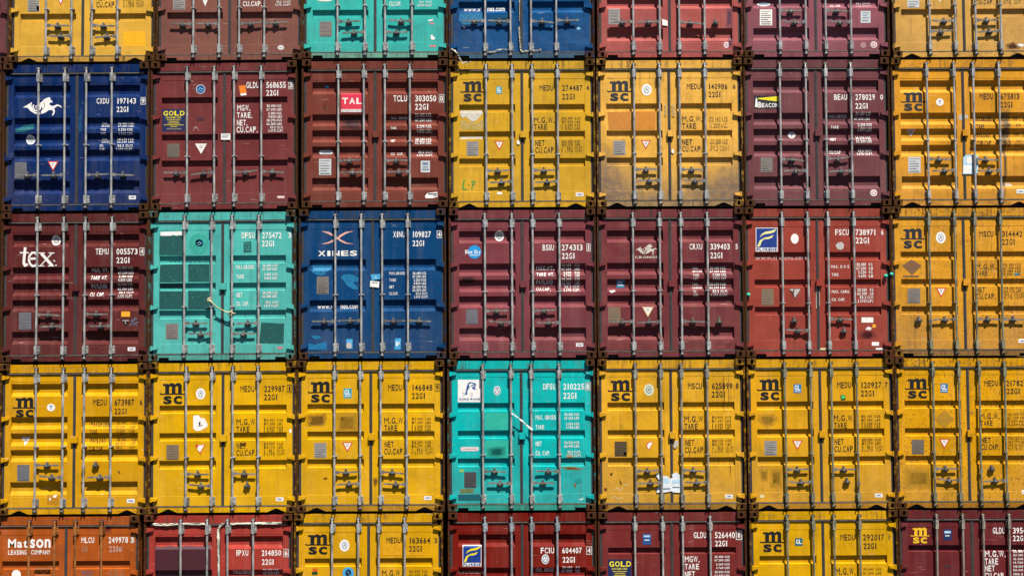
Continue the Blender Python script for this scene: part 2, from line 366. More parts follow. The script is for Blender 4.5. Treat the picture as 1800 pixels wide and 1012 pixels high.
def body_mesh():
    mb = MB(); y0, y1 = .125, LEN; n = 22; x = .030
    for sgn in (0, 1):
        prof = []
        for i in range(n):
            ya = .18 + (y1-.36)*i/n; st = (y1-.36)/n
            prof += [(x, ya), (x, ya+st*.3), (x+.036, ya+st*.5), (x+.036, ya+st*.8)]
        prof = [(x, y0)] + prof + [(x, y1-.12)]
        for (xa, ya), (xb, yb) in zip(prof, prof[1:]):
            q = [(xa,ya,.10),(xb,yb,.10),(xb,yb,H-.06),(xa,ya,H-.06)]
            if sgn: q = [(W-p[0], p[1], p[2]) for p in q][::-1]
            mb.face(q[::-1])
        s = (lambda v: W-v) if sgn else (lambda v: v)
        for zz in ((.010, .12), (H-.07, H-.012)): mb.box(min(s(.012), s(.07)), max(s(.012), s(.07)), .18, y1-.18, *zz)
        for zz in ((0, .113), (H-.113, H)): mb.box(min(s(.0), s(.162)), max(s(.0), s(.162)), y1-.178, y1, *zz)
        mb.box(min(s(.03), s(.14)), max(s(.03), s(.14)), y1-.15, y1-.02, .113, H-.113)
    mb.box(.05, W-.05, y0+.04, y1-.05, H-.05, H-.03); mb.box(.05, W-.05, y0+.04, y1-.05, .10, .16); mb.box(.10, W-.10, y1-.06, y1-.03, .05, H-.05)
    return mb.mesh('container_body', [None])
def lock_mesh():
    mb = MB(); mb.box(1.186, 1.284, .018, .026, 1.172, 1.276); mb.box(1.186, 1.284, .026, .057, 1.268, 1.276); mb.box(1.186, 1.194, .026, .057, 1.172, 1.268); mb.box(1.276, 1.284, .026, .057, 1.172, 1.268)
    mb.box(1.244, 1.290, .057, YD, 1.170, 1.280)
    return mb.mesh('lock_box', [None])
DOOR = {(k, s): door_mesh(k, s) for k in 'ABCDEG' for s in (0, 1)}
HINGE = (hinge_mesh(False), hinge_mesh(True)); BRK = {k: bracket_mesh(k) for k in ('end', 'mid')}
BAR = bar_mesh(); KEEP = keeper_mesh(); HAND = {(d, b): handle_mesh(d, .018*b) for d in (1, -1) for b in (-1, 0, 1)}; CATCH = catch_mesh()
CAST = (casting_mesh(False).mesh('corner_casting', [None, HOLE_SHADE]), casting_mesh(True).mesh('corner_casting', [None, HOLE_SHADE]),
        mirror(casting_mesh(False)).mesh('corner_casting', [None, HOLE_SHADE]), mirror(casting_mesh(True)).mesh('corner_casting', [None, HOLE_SHADE]))
POST = (post_mesh().mesh('corner_post', [None]), mirror(post_mesh()).mesh('corner_post', [None]))
TOP = rail_top(); BOT = {k: rail_bottom(k) for k in ('tri', 'rect')}; GASK = (gasket_mesh(0), gasket_mesh(1)); BODY = body_mesh(); LOCK = lock_mesh()

# ------------------------------------------------------------------ glyphs: outlines of Blender's own font, kept per character
GL = {}
def load_glyphs(chars):
    todo = []
    for bold in (0, 1):
        for ch in chars:
            cu = bpy.data.curves.new('glyph', 'FONT'); cu.body = ch; cu.size = 1.0; cu.resolution_u = 3; cu.fill_mode = 'BOTH'; cu.offset = .028 if bold else (.000 if ch in 'MW' else .017)
            o = bpy.data.objects.new('glyph', cu); COL.objects.link(o); todo.append((ch, bold, o, cu))
    dg = bpy.context.evaluated_depsgraph_get(); dg.update()
    for ch, bold, o, cu in todo:
        ev = o.evaluated_get(dg); me = ev.to_mesh()
        vs = [(v.co.x, v.co.y) for v in me.vertices]; fs = []
        me.calc_loop_triangles()
        for t in me.loop_triangles: fs.append(tuple(t.vertices))
        ev.to_mesh_clear()
        if vs: GL[ch, bold] = (vs, fs, min(v[0] for v in vs), max(v[0] for v in vs), min(v[1] for v in vs), max(v[1] for v in vs))
    for ch, bold, o, cu in todo: bpy.data.objects.remove(o); bpy.data.curves.remove(cu)
CELL = {'I': .52, '1': .72, '.': .34, ',': .34, ' ': .5, '|': .3, 'M': 1.18, 'W': 1.22, '/': .7, ':': .34}
def text_tris(s, x0, x1, z0, z1, mode):
    """triangles of a line of lettering fitted to the box"""
    out = []; bold = 1 if 'b' in mode else 0
    if 'n' in mode:                                                     # natural spacing, lower case keeps its own height
        cap = GL['H', bold][5]; gap = .085; pen = 0; pos = []
        for ch in s:
            if (ch, bold) not in GL: pen += .3; continue
            g = GL[ch, bold]; pos.append((ch, pen - g[2])); pen += g[3]-g[2]+gap
        k = (x1-x0)/max(.01, pen-gap); hi = max(GL[c, bold][5] for c, _ in pos); kz = (z1-z0)/hi
        for ch, dx in pos:
            vs, fs = GL[ch, bold][:2]
            for f in fs: out.append([(x0+(vs[i][0]+dx)*k, z0+vs[i][1]*kz) for i in f])
        return out
    gap = .24 if 'c' in mode else .20
    wid = [CELL.get(c, 1.0) for c in s]; tot = sum(wid) + gap*(len(s)-1); u = (x1-x0)/tot; pen = x0
    for c, wd in zip(s, wid):
        if (c, bold) in GL:
            vs, fs, a, b, lo, hi = GL[c, bold]; cap = GL['H', bold][5]
            full = c.isalnum(); wd_ = min(wd, (b-a)/cap*1.9) if c in '1I|' else wd
            zlo, zhi = (lo, hi) if full else (0, cap)
            if c == '|': zlo, zhi = lo, hi
            for f in fs:
                out.append([(pen+((wd-wd_)/2+(vs[i][0]-a)/max(.01, b-a)*wd_)*u, z0+(vs[i][1]-zlo)/max(.01, zhi-zlo)*(z1-z0)) for i in f])
        pen += (wd+gap)*u
    return out
def stroke_quads(pts, wd):
    out = []; P = [Vector(p) for p in pts]; n = len(P); L, Rr = [], []
    for i in range(n):
        d0 = (P[i]-P[i-1]).normalized() if i else None; d1 = (P[i+1]-P[i]).normalized() if i < n-1 else None
        d = ((d0 or d1)+(d1 or d0)); d = d.normalized() if d.length > 1e-6 else (d0 or d1)
        nn = Vector((-d.y, d.x)); c = max(.5, nn.dot(Vector((-(d1 or d0).y, (d1 or d0).x))))
        L.append(P[i]+nn*wd/2/c); Rr.append(P[i]-nn*wd/2/c)
    for i in range(n-1): out.append([tuple(L[i]), tuple(Rr[i]), tuple(Rr[i+1]), tuple(L[i+1])])
    return out
def split_z(poly, zs):
    """cut a convex polygon along horizontal lines so it can follow the corrugation"""
    res = [poly]; lo = min(p[1] for p in poly); hi = max(p[1] for p in poly)
    for z in zs:
        if not lo+1e-5 < z < hi-1e-5: continue
        nxt = []
        for q in res:
            A, B = [], []
            for (xa, za), (xb, zb) in zip(q, q[1:]+q[:1]):
                if za <= z: A.append((xa, za))
                if za >= z: B.append((xa, za))
                if (za < z < zb) or (zb < z < za):
                    t = (z-za)/(zb-za); p = (xa+(xb-xa)*t, z); A.append(p); B.append(p)
            nxt += [k for k in (A, B) if len(k) >= 3]
        res = nxt
    return res
def split_xz(poly, zs):
    res = []
    for q in split_z([(z, x) for x, z in poly], [v for p in PX for v in p]): res += split_z([(x, z) for z, x in q], zs)
    return res
def decal(kind, shapes, over):
    """one printed / glued part: layered shapes that lie on the door surface"""
    v, f, mi, names = [], [], [], []
    zs = [p[1] for p in PROF[kind]]
    for i, sh in enumerate(shapes):
        k = sh[0]; col = sh[-1]
        if k == 'p':
            pts = [(a/1000, b/1000) for a, b in sh[1]]
            polys = [[pts[j] for j in t] for t in tessellate_polygon([[Vector((a, b, 0)) for a, b in pts]])]
        elif k == 'e':
            pts = disc(sh[1]/1000, sh[2]/1000, sh[3]/1000, sh[4]/1000); polys = [pts]
        elif k == 's': polys = stroke_quads([(a/1000, b/1000) for a, b in sh[1]], sh[2]/1000)
        else: polys = text_tris(sh[1], sh[2]/1000, sh[3]/1000, sh[4]/1000, sh[5]/1000, sh[6])
        if col in SOFT and k in 'pe':
            ox = sum(p[0] for p in pts)/len(pts); oz = sum(p[1] for p in pts)/len(pts); base = polys; polys = []
            for s_ in (1.25, 1.10, .95, .80, .62, .42): polys += [[(ox+(a-ox)*s_, oz+(b-oz)*s_) for a, b in q] for q in base]
        if col not in names: names.append(col)
        m = names.index(col); off = .0022 + .0006*i if k != 't' else .0022 + .0006*min(i, 4)
        if len(shapes) > 30: off = .0022
        nb = max(1, len(polys)//6) if col in SOFT and k in 'pe' else 10**6
        for iq, q in enumerate(polys):
            off = off if nb == 10**6 else .0022 + .0004*(iq//nb)
            for q2 in split_xz(q, zs):
                a = len(v)
                area = sum(p[0]*r[1]-r[0]*p[1] for p, r in zip(q2, q2[1:]+q2[:1]))
                if abs(area) < 1e-9: continue
                if area < 0: q2 = q2[::-1]
                zc = sum(p[1] for p in q2)/len(q2); xc = sum(p[0] for p in q2)/len(q2)
                for x, z in q2:
                    y = .0545 if over else surf(kind, x + (xc-x)*1e-3, z + (zc-z)*1e-3)
                    v.append((x, y-off, z))
                f.append(tuple(range(a, a+len(q2)))); mi.append(m)
    return v, f, mi, names

DATA = [   # row, column, x, z, lean, rib pattern, paint, rust, dirt, handles, sill, label, bars, bar finish, dents, lock box, sill paint, soot, [printed and glued parts: (name, label, shapes in mm)]
 (1, 0, -10.7881, 9.9723, 0.00049, 'B', (0.0706, 0.0212, 0.0241), 0.35, 0.3, ('L2', 'L2', 'R2', 'R2'), 'rect', 'maroon container mostly cut off at the top left corner of the photo', (0.605, 1.041, 1.369, 1.79), None, 0.0, True, None, 0.07,
 []),
 (1, 1, -8.3548, 9.989, -0.00225, 'A', (0.3735, 0.209, 0.0232), 0.3, 0.35, ('R0', 'L1', 'R0', 'L1'), 'tri', 'pale yellow container with a brighter yellow square, above the navy one', (0.626, 1.052, 1.388, 1.812), None, 0.0, True, (0.2575, 0.1437, 0.0272), 0.07,
 [('weight_wording', None, [('t','M.G.W.',1440,1782,1435,1533,'c','black')]),
  ('weight_wording', None, [('t','TARE',1440,1655,1316,1409,'c','black')]),
  ('weight_wording', None, [('t','NET',1445,1595,1049,1144,'c','black')]),
  ('weight_wording', None, [('t','CU.CAP.',1440,1768,930,1028,'c','black')]),
  ('weight_figures', None, [('t','30.400',1906,2072,1490,1531,'c','blackfade'),('t','KGS',2114,2207,1489,1530,'c','blackfade'),('t','|',1896,1909,1488,1534,'c','blackfade'),('t','67.200',1906,2072,1433,1474,'c','blackfade'),('t','LBS',2113,2207,1432,1473,'c','blackfade'),('t','|',1896,1909,1431,1477,'c','blackfade'),('t','2.200',1940,2072,1371,1412,'c','blackfade'),('t','KGS',2113,2207,1370,1411,'c','blackfade'),('t','|',1896,1909,1369,1415,'c','blackfade'),('t','5.030',1940,2072,1319,1363,'c','blackfade'),('t','LBS',2113,2207,1319,1362,'c','blackfade'),('t','|',1896,1909,1317,1366,'c','blackfade'),('t','28.200',1906,2072,1108,1149,'c','blackfade'),('t','KGS',2113,2206,1107,1148,'c','blackfade'),('t','|',1895,1908,1106,1152,'c','blackfade'),('t','62.170',1906,2071,1049,1093,'c','blackfade'),('t','LBS',2113,2206,1048,1092,'c','blackfade'),('t','|',1895,1908,1047,1096,'c','blackfade'),('t','33.2',1973,2071,989,1033,'c','blackfade'),('t','CU.MT',2113,2237,989,1032,'c','blackfade'),('t','|',1895,1908,987,1036,'c','blackfade'),('t','1.170',1939,2071,935,979,'c','blackfade'),('t','CU.FT',2113,2237,935,978,'c','blackfade'),('t','|',1895,1908,933,982,'c','blackfade')]),
  ('data_plate', None, [('p',[(290,1112),(484,1111),(487,865),(293,866)],'plate'),('p',[(309,1087),(461,1086),(461,1077),(310,1078)],'plateln'),('p',[(310,1048),(423,1048),(423,1039),(310,1039)],'plateln'),('p',[(310,1010),(462,1009),(462,1000),(310,1001)],'plateln'),('p',[(311,972),(463,971),(463,962),(311,963)],'plateln'),('p',[(311,933),(424,932),(424,924),(311,924)],'plateln'),('p',[(312,895),(463,894),(464,885),(312,886)],'plateln')]),
  ('sticker', None, [('p',[(439,961),(490,961),(491,875),(440,876)],'white')]),
  ('warning_triangle', None, [('p',[(769,1131),(917,1130),(845,970)],'red'),('p',[(792,1114),(895,1114),(845,1002)],'white'),('p',[(823,1098),(865,1098),(865,1088),(823,1088)],'grey'),('p',[(829,1072),(859,1072),(859,1063),(829,1063)],'grey')]),
  ('paint_patch','bright yellow repainted square',[('p',[(1896,525),(2265,523),(2267,271),(1898,273)],'patchy')])]),
 (1, 2, -5.8996, 10.0052, -0.00419, 'G', (0.1145, 0.0425, 0.0323), 0.3, 0.35, ('L2', 'L2', 'R2', 'R2'), 'rect', 'dusty maroon container in the top row, between the pale yellow and the turquoise ones', (0.626, 1.052, 1.388, 1.812), None, 0.0, True, None, 0.07,
 [('data_plate', None, [('p',[(269,1086),(474,1085),(475,871),(270,872)],'plate'),('p',[(289,1064),(449,1063),(449,1055),(289,1057)],'plateln'),('p',[(289,1031),(408,1030),(408,1022),(289,1023)],'plateln'),('p',[(290,998),(450,996),(450,989),(290,990)],'plateln'),('p',[(290,964),(450,963),(450,955),(290,956)],'plateln'),('p',[(290,931),(409,930),(409,922),(290,923)],'plateln'),('p',[(290,897),(450,896),(450,888),(290,890)],'plateln')]),
  ('warning_triangle', None, [('p',[(738,1104),(876,1103),(807,928)],'white'),('p',[(759,1086),(855,1086),(807,963)],'white'),('p',[(788,1069),(826,1068),(826,1058),(788,1058)],'grey'),('p',[(793,1040),(821,1040),(821,1030),(793,1030)],'grey')]),
  ('weight_wording', None, [('t','NET',1440,1584,1055,1130,'c','white')]),
  ('weight_wording', None, [('t','CU.CAP.',1441,1758,922,1007,'c','white')]),
  ('weight_figures', None, [('t','33.2',2003,2082,978,1012,'c','white'),('t','CU.MT',2113,2240,977,1011,'c','white'),('t','1.173',1982,2082,925,961,'c','white'),('t','CU.FT',2113,2236,924,960,'c','white')]),
  ('sticker', None, [('e',2076,221,53,38,'white'),('e',2076,221,38,21,'greyw')])]),
 (1, 3, -3.4684, 10.0362, -0.00193, 'A', (0.0204, 0.2462, 0.2146), 0.3, 0.3, ('R0', 'L1', 'R1', 'L0'), 'rect', 'turquoise container in the top row, above the red brown one', (0.6, 1.05, 1.39, 1.84), None, 0.0, True, (0.078, 0.1758, 0.1352), 0.07,
 [('data_plate', None, [('p',[(289,636),(495,635),(495,383),(290,384)],'plateb'),('p',[(310,610),(470,609),(470,600),(310,601)],'plateln'),('p',[(310,544),(429,544),(429,535),(310,535)],'plateln'),('p',[(310,479),(470,478),(470,469),(310,470)],'plateln'),('p',[(310,413),(470,413),(470,403),(310,404)],'plateln')]),
  ('sticker', None, [('e',378,1008,135,34,'white'),('p',[(293,1012),(467,1011),(467,999),(293,1000)],'greyw')]),
  ('weight_wording', None, [('t','CU.CAP.',1457,1658,890,967,'c','white')]),
  ('weight_figures', None, [('t','33.2',1954,2028,937,973,'c','white'),('t','CU.M',2060,2166,936,972,'c','white'),('t','1.173',1922,2028,879,917,'c','white'),('t','CU.FT',2049,2165,878,917,'c','white')]),
  ('scrape_mark', None, [('p',[(2101,651),(2186,668),(2186,640),(2112,630)],'white')]),
  ('scrape_mark', None, [('p',[(2127,604),(2217,608),(2200,576),(2133,581)],'pink')]),
  ('sticker', None, [('p',[(2143,384),(2170,405),(2191,373),(2221,351),(2200,313),(2153,326)],'white')]),
  ('maker_sticker', None, [('p',[(2125,228),(2237,228),(2237,193),(2125,194)],'pink')])]),
 (1, 4, -1.0232, 10.023, -0.00072, 'C', (0.0015, 0.0377, 0.1133), 0.25, 0.3, ('L2', 'L2', 'R2', 'R2'), 'rect', 'bright blue dented container in the top row with torn white film on its bottom edge', (0.61, 1.035, 1.38, 1.8), None, 1.0, False, (0.0226, 0.0535, 0.0873), 0.07,
 [('web_lettering', None, [('t','www.xi',254,550,828,886,'n','white'),('t','nes.com',650,940,826,884,'n','white')]),
  ('paint_patch','greenish blue scuffed area',[('p',[(184,773),(554,782),(596,686),(406,601),(237,591),(173,667)],'bluepat')]),
  ('paint_patch','greenish blue scuffed area',[('p',[(713,707),(1041,748),(1040,641),(850,578),(702,600)],'bluepat2')]),
  ('scrape_mark', None, [('p',[(237,570),(268,563),(283,533),(253,525)],'white')]),
  ('scrape_mark', None, [('p',[(2097,562),(2160,555),(2213,512),(2171,487),(2128,519)],'paleb')]),
  ('scrape_mark', None, [('p',[(1706,542),(1742,574),(1733,544)],'paleb')]),
  ('scrape_mark', None, [('p',[(575,519),(592,524),(595,455),(579,460)],'white')])]),
 (1, 5, 1.456, 10.0283, -0.00071, 'B', (0.2091, 0.0473, 0.042), 0.3, 0.3, ('L2', 'L2', 'R2', 'R2h'), 'rect', 'pink faded red container in the top row, right of the bright blue one', (0.605, 1.041, 1.369, 1.79), None, 0.0, True, None, 0.07,
 [('data_plate', None, [('p',[(198,844),(392,844),(390,574),(195,575)],'plate'),('p',[(229,812),(360,812),(360,801),(229,802)],'plateln'),('p',[(229,772),(339,771),(339,760),(229,761)],'plateln'),('p',[(228,727),(359,726),(359,715),(228,716)],'plateln'),('p',[(228,673),(348,673),(348,662),(228,662)],'plateln')]),
  ('sticker', None, [('e',2163,222,47,54,'pinkw'),('s',[(2140,250),(2170,237),(2152,208),(2184,200)],11,'pink')]),
  ('paint_patch', None, [('p',[(2178,840),(2268,840),(2264,530),(2174,531)],'mauve')]),
  ('paint_patch', None, [('p',[(2204,358),(2265,358),(2263,186),(2202,186)],'mauve')]),
  ('seal_sticker', None, [('p',[(1093,663),(1182,630),(1185,544),(1095,554)],'white')])]),
 (1, 6, 3.9004, 10.0283, -0.00019, 'B', (0.1375, 0.0416, 0.0549), 0.3, 0.3, ('R0', 'L1', 'R0', 'L1'), 'rect', 'mauve container in the top row with a white document plate, above the purple one', (0.605, 1.041, 1.369, 1.79), None, 0.0, True, None, 0.07,
 [('data_plate', None, [('p',[(287,821),(494,820),(490,551),(283,552)],'white'),('p',[(307,794),(469,793),(468,783),(307,784)],'grey'),('p',[(307,759),(427,758),(427,749),(307,749)],'grey'),('p',[(306,724),(468,723),(467,713),(306,714)],'grey'),('p',[(306,689),(467,688),(467,678),(306,679)],'grey'),('p',[(305,654),(425,653),(425,644),(305,644)],'grey'),('p',[(305,619),(466,618),(466,608),(305,609)],'grey'),('p',[(304,584),(466,583),(465,573),(304,574)],'grey')]),
  ('sticker', None, [('e',364,921,112,33,'white'),('p',[(274,934),(454,933),(454,924),(274,925)],'stblue2'),('p',[(288,916),(436,915),(436,908),(288,909)],'stblue2')]),
  ('weight_wording', None, [('t','CU. CAP.',1472,1661,871,911,'c','white')]),
  ('weight_figures', None, [('t','33.2',1914,1995,913,949,'c','white'),('t','CU.M',2022,2148,912,949,'c','white'),('t','1.170',1904,1994,862,895,'c','whitef'),('t','CU.FT',2021,2165,861,894,'c','whitef')]),
  ('data_plate', None, [('p',[(1975,789),(2140,789),(2137,585),(1971,585)],'platew'),('p',[(2001,760),(2109,760),(2109,749),(2001,749)],'greyblue'),('p',[(2000,724),(2081,723),(2081,712),(2000,713)],'greyblue'),('p',[(2000,678),(2111,678),(2111,667),(1999,667)],'greyblue'),('p',[(1999,633),(2098,632),(2098,621),(1999,622)],'greyblue')]),
  ('sticker', None, [('e',2184,218,56,54,'white'),('e',2184,218,43,42,'pink'),('s',[(2159,236),(2209,199)],12,'white'),('s',[(2162,196),(2206,239)],12,'white')]),
  ('sticker', None, [('e',2008,211,50,51,'mauve2')])]),
 (1, 7, 6.3811, 10.0125, -0.00263, 'A', (0.3384, 0.1867, 0.041), 0.55, 0.4, ('R1', 'L0', 'R0', 'L1'), 'tri', 'sand yellow container at the top right corner of the photo with V shaped sill notches', (0.626, 1.052, 1.388, 1.812), None, 0.0, True, None, 0.15,
 [('data_plate', None, [('p',[(284,1064),(482,1063),(478,859),(280,860)],'platew'),('p',[(304,1043),(458,1042),(458,1035),(304,1036)],'grey'),('p',[(303,1003),(418,1002),(418,995),(303,996)],'grey'),('p',[(302,963),(456,962),(456,955),(302,956)],'grey'),('p',[(301,924),(456,923),(455,915),(301,916)],'grey'),('p',[(300,884),(415,883),(415,876),(300,876)],'grey')]),
  ('sticker', None, [('p',[(797,1024),(869,1024),(824,951)],'white')]),
  ('weight_wording', None, [('t','CU.CAP.',1429,1731,906,986,'c','black')]),
  ('weight_figures', None, [('t','1.170',1839,2019,911,984,'c','blackfade'),('t','CU.FT',2073,2199,910,983,'c','blackfade')]),
  ('maker_sticker', None, [('p',[(2105,234),(2208,233),(2206,186),(2104,187)],'white')]),
  ('rust_stain', None, [('p',[(1929,217),(2038,262),(2143,179),(2107,147),(1945,153)],'rustc')])]),
 (2, 0, -10.8796, 7.4874, -0.00547, 'B', (0.0637, 0.0226, 0.0159), 0.5, 0.4, ('R0', 'L1', 'R0', 'L1'), 'rect', 'brown sliver of a container at the left photo edge, left of the navy one', (0.605, 1.041, 1.369, 1.79), None, 0.0, True, None, 0.07,
 []),
 (2, 1, -8.4246, 7.4974, -0.00547, 'B', (0.0015, 0.0118, 0.0578), 0.15, 0.3, ('L2', 'L2', 'R2', 'R2'), 'rect', 'navy blue container with a white winged seahorse, numbered 197143', (0.6, 1.035, 1.39, 1.815), None, 0.0, False, None, 0.07,
 [('seahorse_emblem', None, [('p',[(315,1746),(392,1789),(467,1835),(457,1770),(481,1708),(527,1666),(599,1655),(610,1632),(522,1635),(445,1682),(393,1740)],'white'),('p',[(598,1816),(641,1847),(667,1880),(705,1898),(752,1913),(770,1897),(778,1866),(809,1845),(804,1824),(763,1822),(753,1788),(809,1762),(892,1792),(951,1766),(964,1729),(925,1756),(892,1766),(836,1723),(851,1684),(841,1637),(811,1601),(800,1617),(823,1663),(805,1697),(746,1698),(695,1659),(630,1634),(612,1665),(643,1712),(624,1769)],'white'),('s',[(577,1805),(588,1797),(597,1788),(603,1776),(607,1764),(609,1751),(608,1738),(604,1726),(597,1714),(589,1705),(578,1697),(567,1692),(554,1689),(541,1690),(528,1692),(517,1698),(506,1706),(497,1715),(491,1727),(487,1739),(485,1752),(487,1765),(490,1777),(497,1789)],25,'white'),('s',[(572,1740),(567,1733),(560,1729),(552,1728),(544,1730),(537,1734),(532,1740),(529,1748),(529,1756),(532,1763),(537,1769),(544,1773),(552,1775),(560,1773)],13,'white'),('s',[(660,1826),(681,1776),(655,1717)],8,'self')]),
  ('owner_code', None, [('t','CXDU',1543,1748,1796,1889,'c','white')]),
  ('serial_number', None, [('t','197143',1882,2199,1792,1886,'c','white')]),
  ('size_code', None, [('t','22G1',1878,2079,1653,1746,'c','white')]),
  ('check_digit', None, [('s',[(2281,1894),(2353,1893),(2354,1779),(2282,1779),(2281,1899)],8,'white'),('t','9',2294,2341,1795,1878,'c','white')]),
  ('weight_wording', None, [('t','MAX.',1622,1712,1461,1495,'c','white')]),
  ('weight_wording', None, [('t','GROSS',1609,1743,1417,1448,'c','white')]),
  ('weight_wording', None, [('t','TARE',1610,1702,1342,1381,'c','white')]),
  ('weight_wording', None, [('t','WGT.',1610,1703,1277,1313,'c','white')]),
  ('weight_wording', None, [('t','MAX.',1619,1714,1194,1228,'c','white')]),
  ('weight_wording', None, [('t','CARGO',1611,1745,1150,1181,'c','white')]),
  ('weight_wording', None, [('t','CU.',1599,1663,1073,1112,'c','white')]),
  ('weight_wording', None, [('t','CAP.',1599,1689,1013,1052,'c','white')]),
  ('weight_figures', None, [('t','30.480 KGS.',1884,2155,1458,1491,'c','white'),('t','67.200 LBS.',1885,2155,1414,1445,'c','white'),('t','2.250 KGS.',1906,2155,1338,1377,'c','white'),('t','4.960 LBS.',1906,2155,1274,1310,'c','white'),('t','28.230 KGS.',1873,2156,1191,1225,'c','white'),('t','62.240 LBS.',1873,2156,1147,1178,'c','white'),('t','33.2 CU.M.',1894,2157,1069,1108,'c','white'),('t','1.170 CU.FT.',1874,2157,1010,1049,'c','white')]),
  ('class_sticker', None, [('e',428,1211,77,80,'white'),('e',428,1211,45,50,'greyblue'),('e',428,1211,35,40,'white'),('s',[(413,1187),(428,1239),(444,1187)],11,'greyblue'),('s',[(407,1219),(450,1219)],8,'greyblue')]),
  ('warning_triangle', None, [('p',[(735,841),(915,839),(826,674)],'red'),('p',[(762,824),(888,823),(826,708)],'white'),('p',[(800,807),(850,807),(850,797),(800,797)],'grey'),('p',[(807,780),(843,780),(843,770),(807,771)],'grey')]),
  ('data_plate', None, [('p',[(188,830),(386,828),(388,555),(190,557)],'plateb2'),('p',[(208,802),(362,801),(362,791),(208,792)],'plateln'),('p',[(208,759),(323,758),(323,749),(208,750)],'plateln'),('p',[(209,717),(363,715),(363,705),(209,707)],'plateln'),('p',[(209,674),(363,673),(363,663),(209,664)],'plateln'),('p',[(210,631),(324,630),(324,620),(210,621)],'plateln'),('p',[(210,589),(364,587),(364,577),(210,579)],'plateln')]),
  ('maker_sticker', None, [('p',[(2089,255),(2207,254),(2207,192),(2089,193)],'white'),('t','CIMC',2104,2192,208,239,'fb','stblue')]),
  ('paint_patch','greenish scuffs',[('p',[(195,1379),(323,1455),(490,1480),(483,1389),(350,1338),(209,1327)],'tealdk')]),
  ('paint_patch','greenish scuffs',[('p',[(1236,1551),(1299,1757),(1307,1343),(1245,1304)],'bluepat3')])]),
 (2, 2, -5.9658, 7.5118, -0.00659, 'G', (0.0935, 0.0191, 0.0195), 0.3, 0.35, ('L2', 'L2', 'R2', 'R2'), 'rect', 'maroon container with a square navy and yellow emblem and an orange sticker, numbered 568655', (0.605, 1.06, 1.39, 1.84), None, 0.0, False, None, 0.07,
 [('line_emblem', None, [('p',[(178,1692),(559,1688),(560,1320),(179,1324)],'navy'),('t','GOLD',201,552,1583,1664,'fb','yel'),('t','CONTAINER CORP.',240,499,1535,1565,'f','yel'),('p',[(255,1518),(483,1516),(483,1503),(255,1505)],'yelb'),('p',[(293,1490),(453,1488),(453,1476),(293,1477)],'yelb'),('p',[(270,1463),(468,1461),(468,1448),(270,1450)],'yelb'),('p',[(209,1436),(537,1432),(537,1419),(209,1423)],'yelb'),('p',[(316,1407),(430,1406),(430,1393),(316,1394)],'yelb'),('p',[(255,1375),(503,1372),(503,1346),(255,1349)],'grey')]),
  ('owner_code', None, [('t','GLDU',1581,1790,2032,2134,'c','white')]),
  ('serial_number', None, [('t','568655',1914,2239,2028,2130,'c','white')]),
  ('size_code', None, [('t','22G1',1914,2120,1901,1995,'c','white')]),
  ('check_digit', None, [('s',[(2285,2140),(2357,2140),(2357,2012),(2285,2013),(2285,2148)],13,'greyw'),('t','3',2300,2342,2031,2122,'c','white')]),
  ('weight_wording', None, [('t','MGW.',1429,1648,1652,1751,'c','white')]),
  ('weight_wording', None, [('t','TARE.',1424,1682,1532,1626,'c','white')]),
  ('weight_wording', None, [('t','NET.',1424,1597,1406,1502,'c','white')]),
  ('weight_wording', None, [('t','CU.CAP.',1419,1769,1288,1387,'c','white')]),
  ('weight_figures', None, [('t','30.480',1919,2068,1710,1751,'c','white'),('t','KGS.',2089,2171,1708,1750,'c','white'),('t','67.200',1919,2068,1650,1691,'c','white'),('t','LBS',2089,2171,1648,1690,'c','white'),('t','2.185',1944,2068,1585,1626,'c','white'),('t','KGS.',2088,2171,1584,1625,'c','white'),('t','4.820',1944,2068,1528,1569,'c','white'),('t','LBS',2088,2171,1526,1568,'c','white'),('t','28.295',1918,2068,1468,1510,'c','white'),('t','KGS',2088,2171,1467,1508,'c','white'),('t','62.380',1918,2068,1406,1447,'c','white'),('t','LBS',2088,2170,1405,1446,'c','white'),('t','33.2',1975,2067,1349,1390,'c','white'),('t','CU.M.',2088,2196,1347,1389,'c','white'),('t','1.173',1949,2067,1292,1333,'c','white'),('t','CU.FT.',2088,2196,1290,1332,'c','white')]),
  ('class_sticker', None, [('e',819,2023,77,78,'white'),('e',819,2023,70,70,'stblue'),('s',[(770,2013),(811,2044),(868,2017)],13,'paleb'),('s',[(785,1992),(857,1991)],10,'paleb')]),
  ('sticker','orange sticker with a torn white edge',[('p',[(1455,2074),(1563,2083),(1584,1950),(1478,1938)],'orange'),('p',[(1478,1938),(1579,1950),(1584,1916),(1491,1907)],'white')]),
  ('seal_sticker','white paper label across the door seam',[('p',[(1164,1272),(1319,1271),(1319,1167),(1165,1169)],'white'),('p',[(1182,1251),(1301,1250),(1301,1237),(1182,1238)],'greyblue'),('p',[(1182,1220),(1280,1219),(1280,1206),(1182,1207)],'greyblue')]),
  ('data_plate', None, [('p',[(265,1116),(468,1114),(468,886),(265,888)],'platedk'),('p',[(285,1092),(443,1091),(444,1082),(285,1084)],'plateln'),('p',[(285,1057),(403,1056),(403,1047),(285,1049)],'plateln'),('p',[(285,1021),(444,1020),(444,1011),(285,1013)],'plateln'),('p',[(285,986),(444,984),(444,976),(285,978)],'plateln'),('p',[(285,950),(403,949),(403,941),(285,942)],'plateln'),('p',[(286,915),(444,913),(444,905),(286,907)],'plateln')]),
  ('warning_triangle', None, [('p',[(727,1111),(925,1109),(827,939)],'white'),('p',[(757,1094),(896,1092),(827,973)],'white'),('p',[(799,1076),(854,1075),(854,1065),(799,1066)],'grey'),('p',[(807,1049),(846,1048),(846,1038),(807,1038)],'grey')]),
  ('paint_patch', None, [('p',[(753,1556),(873,1555),(874,1488),(753,1489)],'maroondk')]),
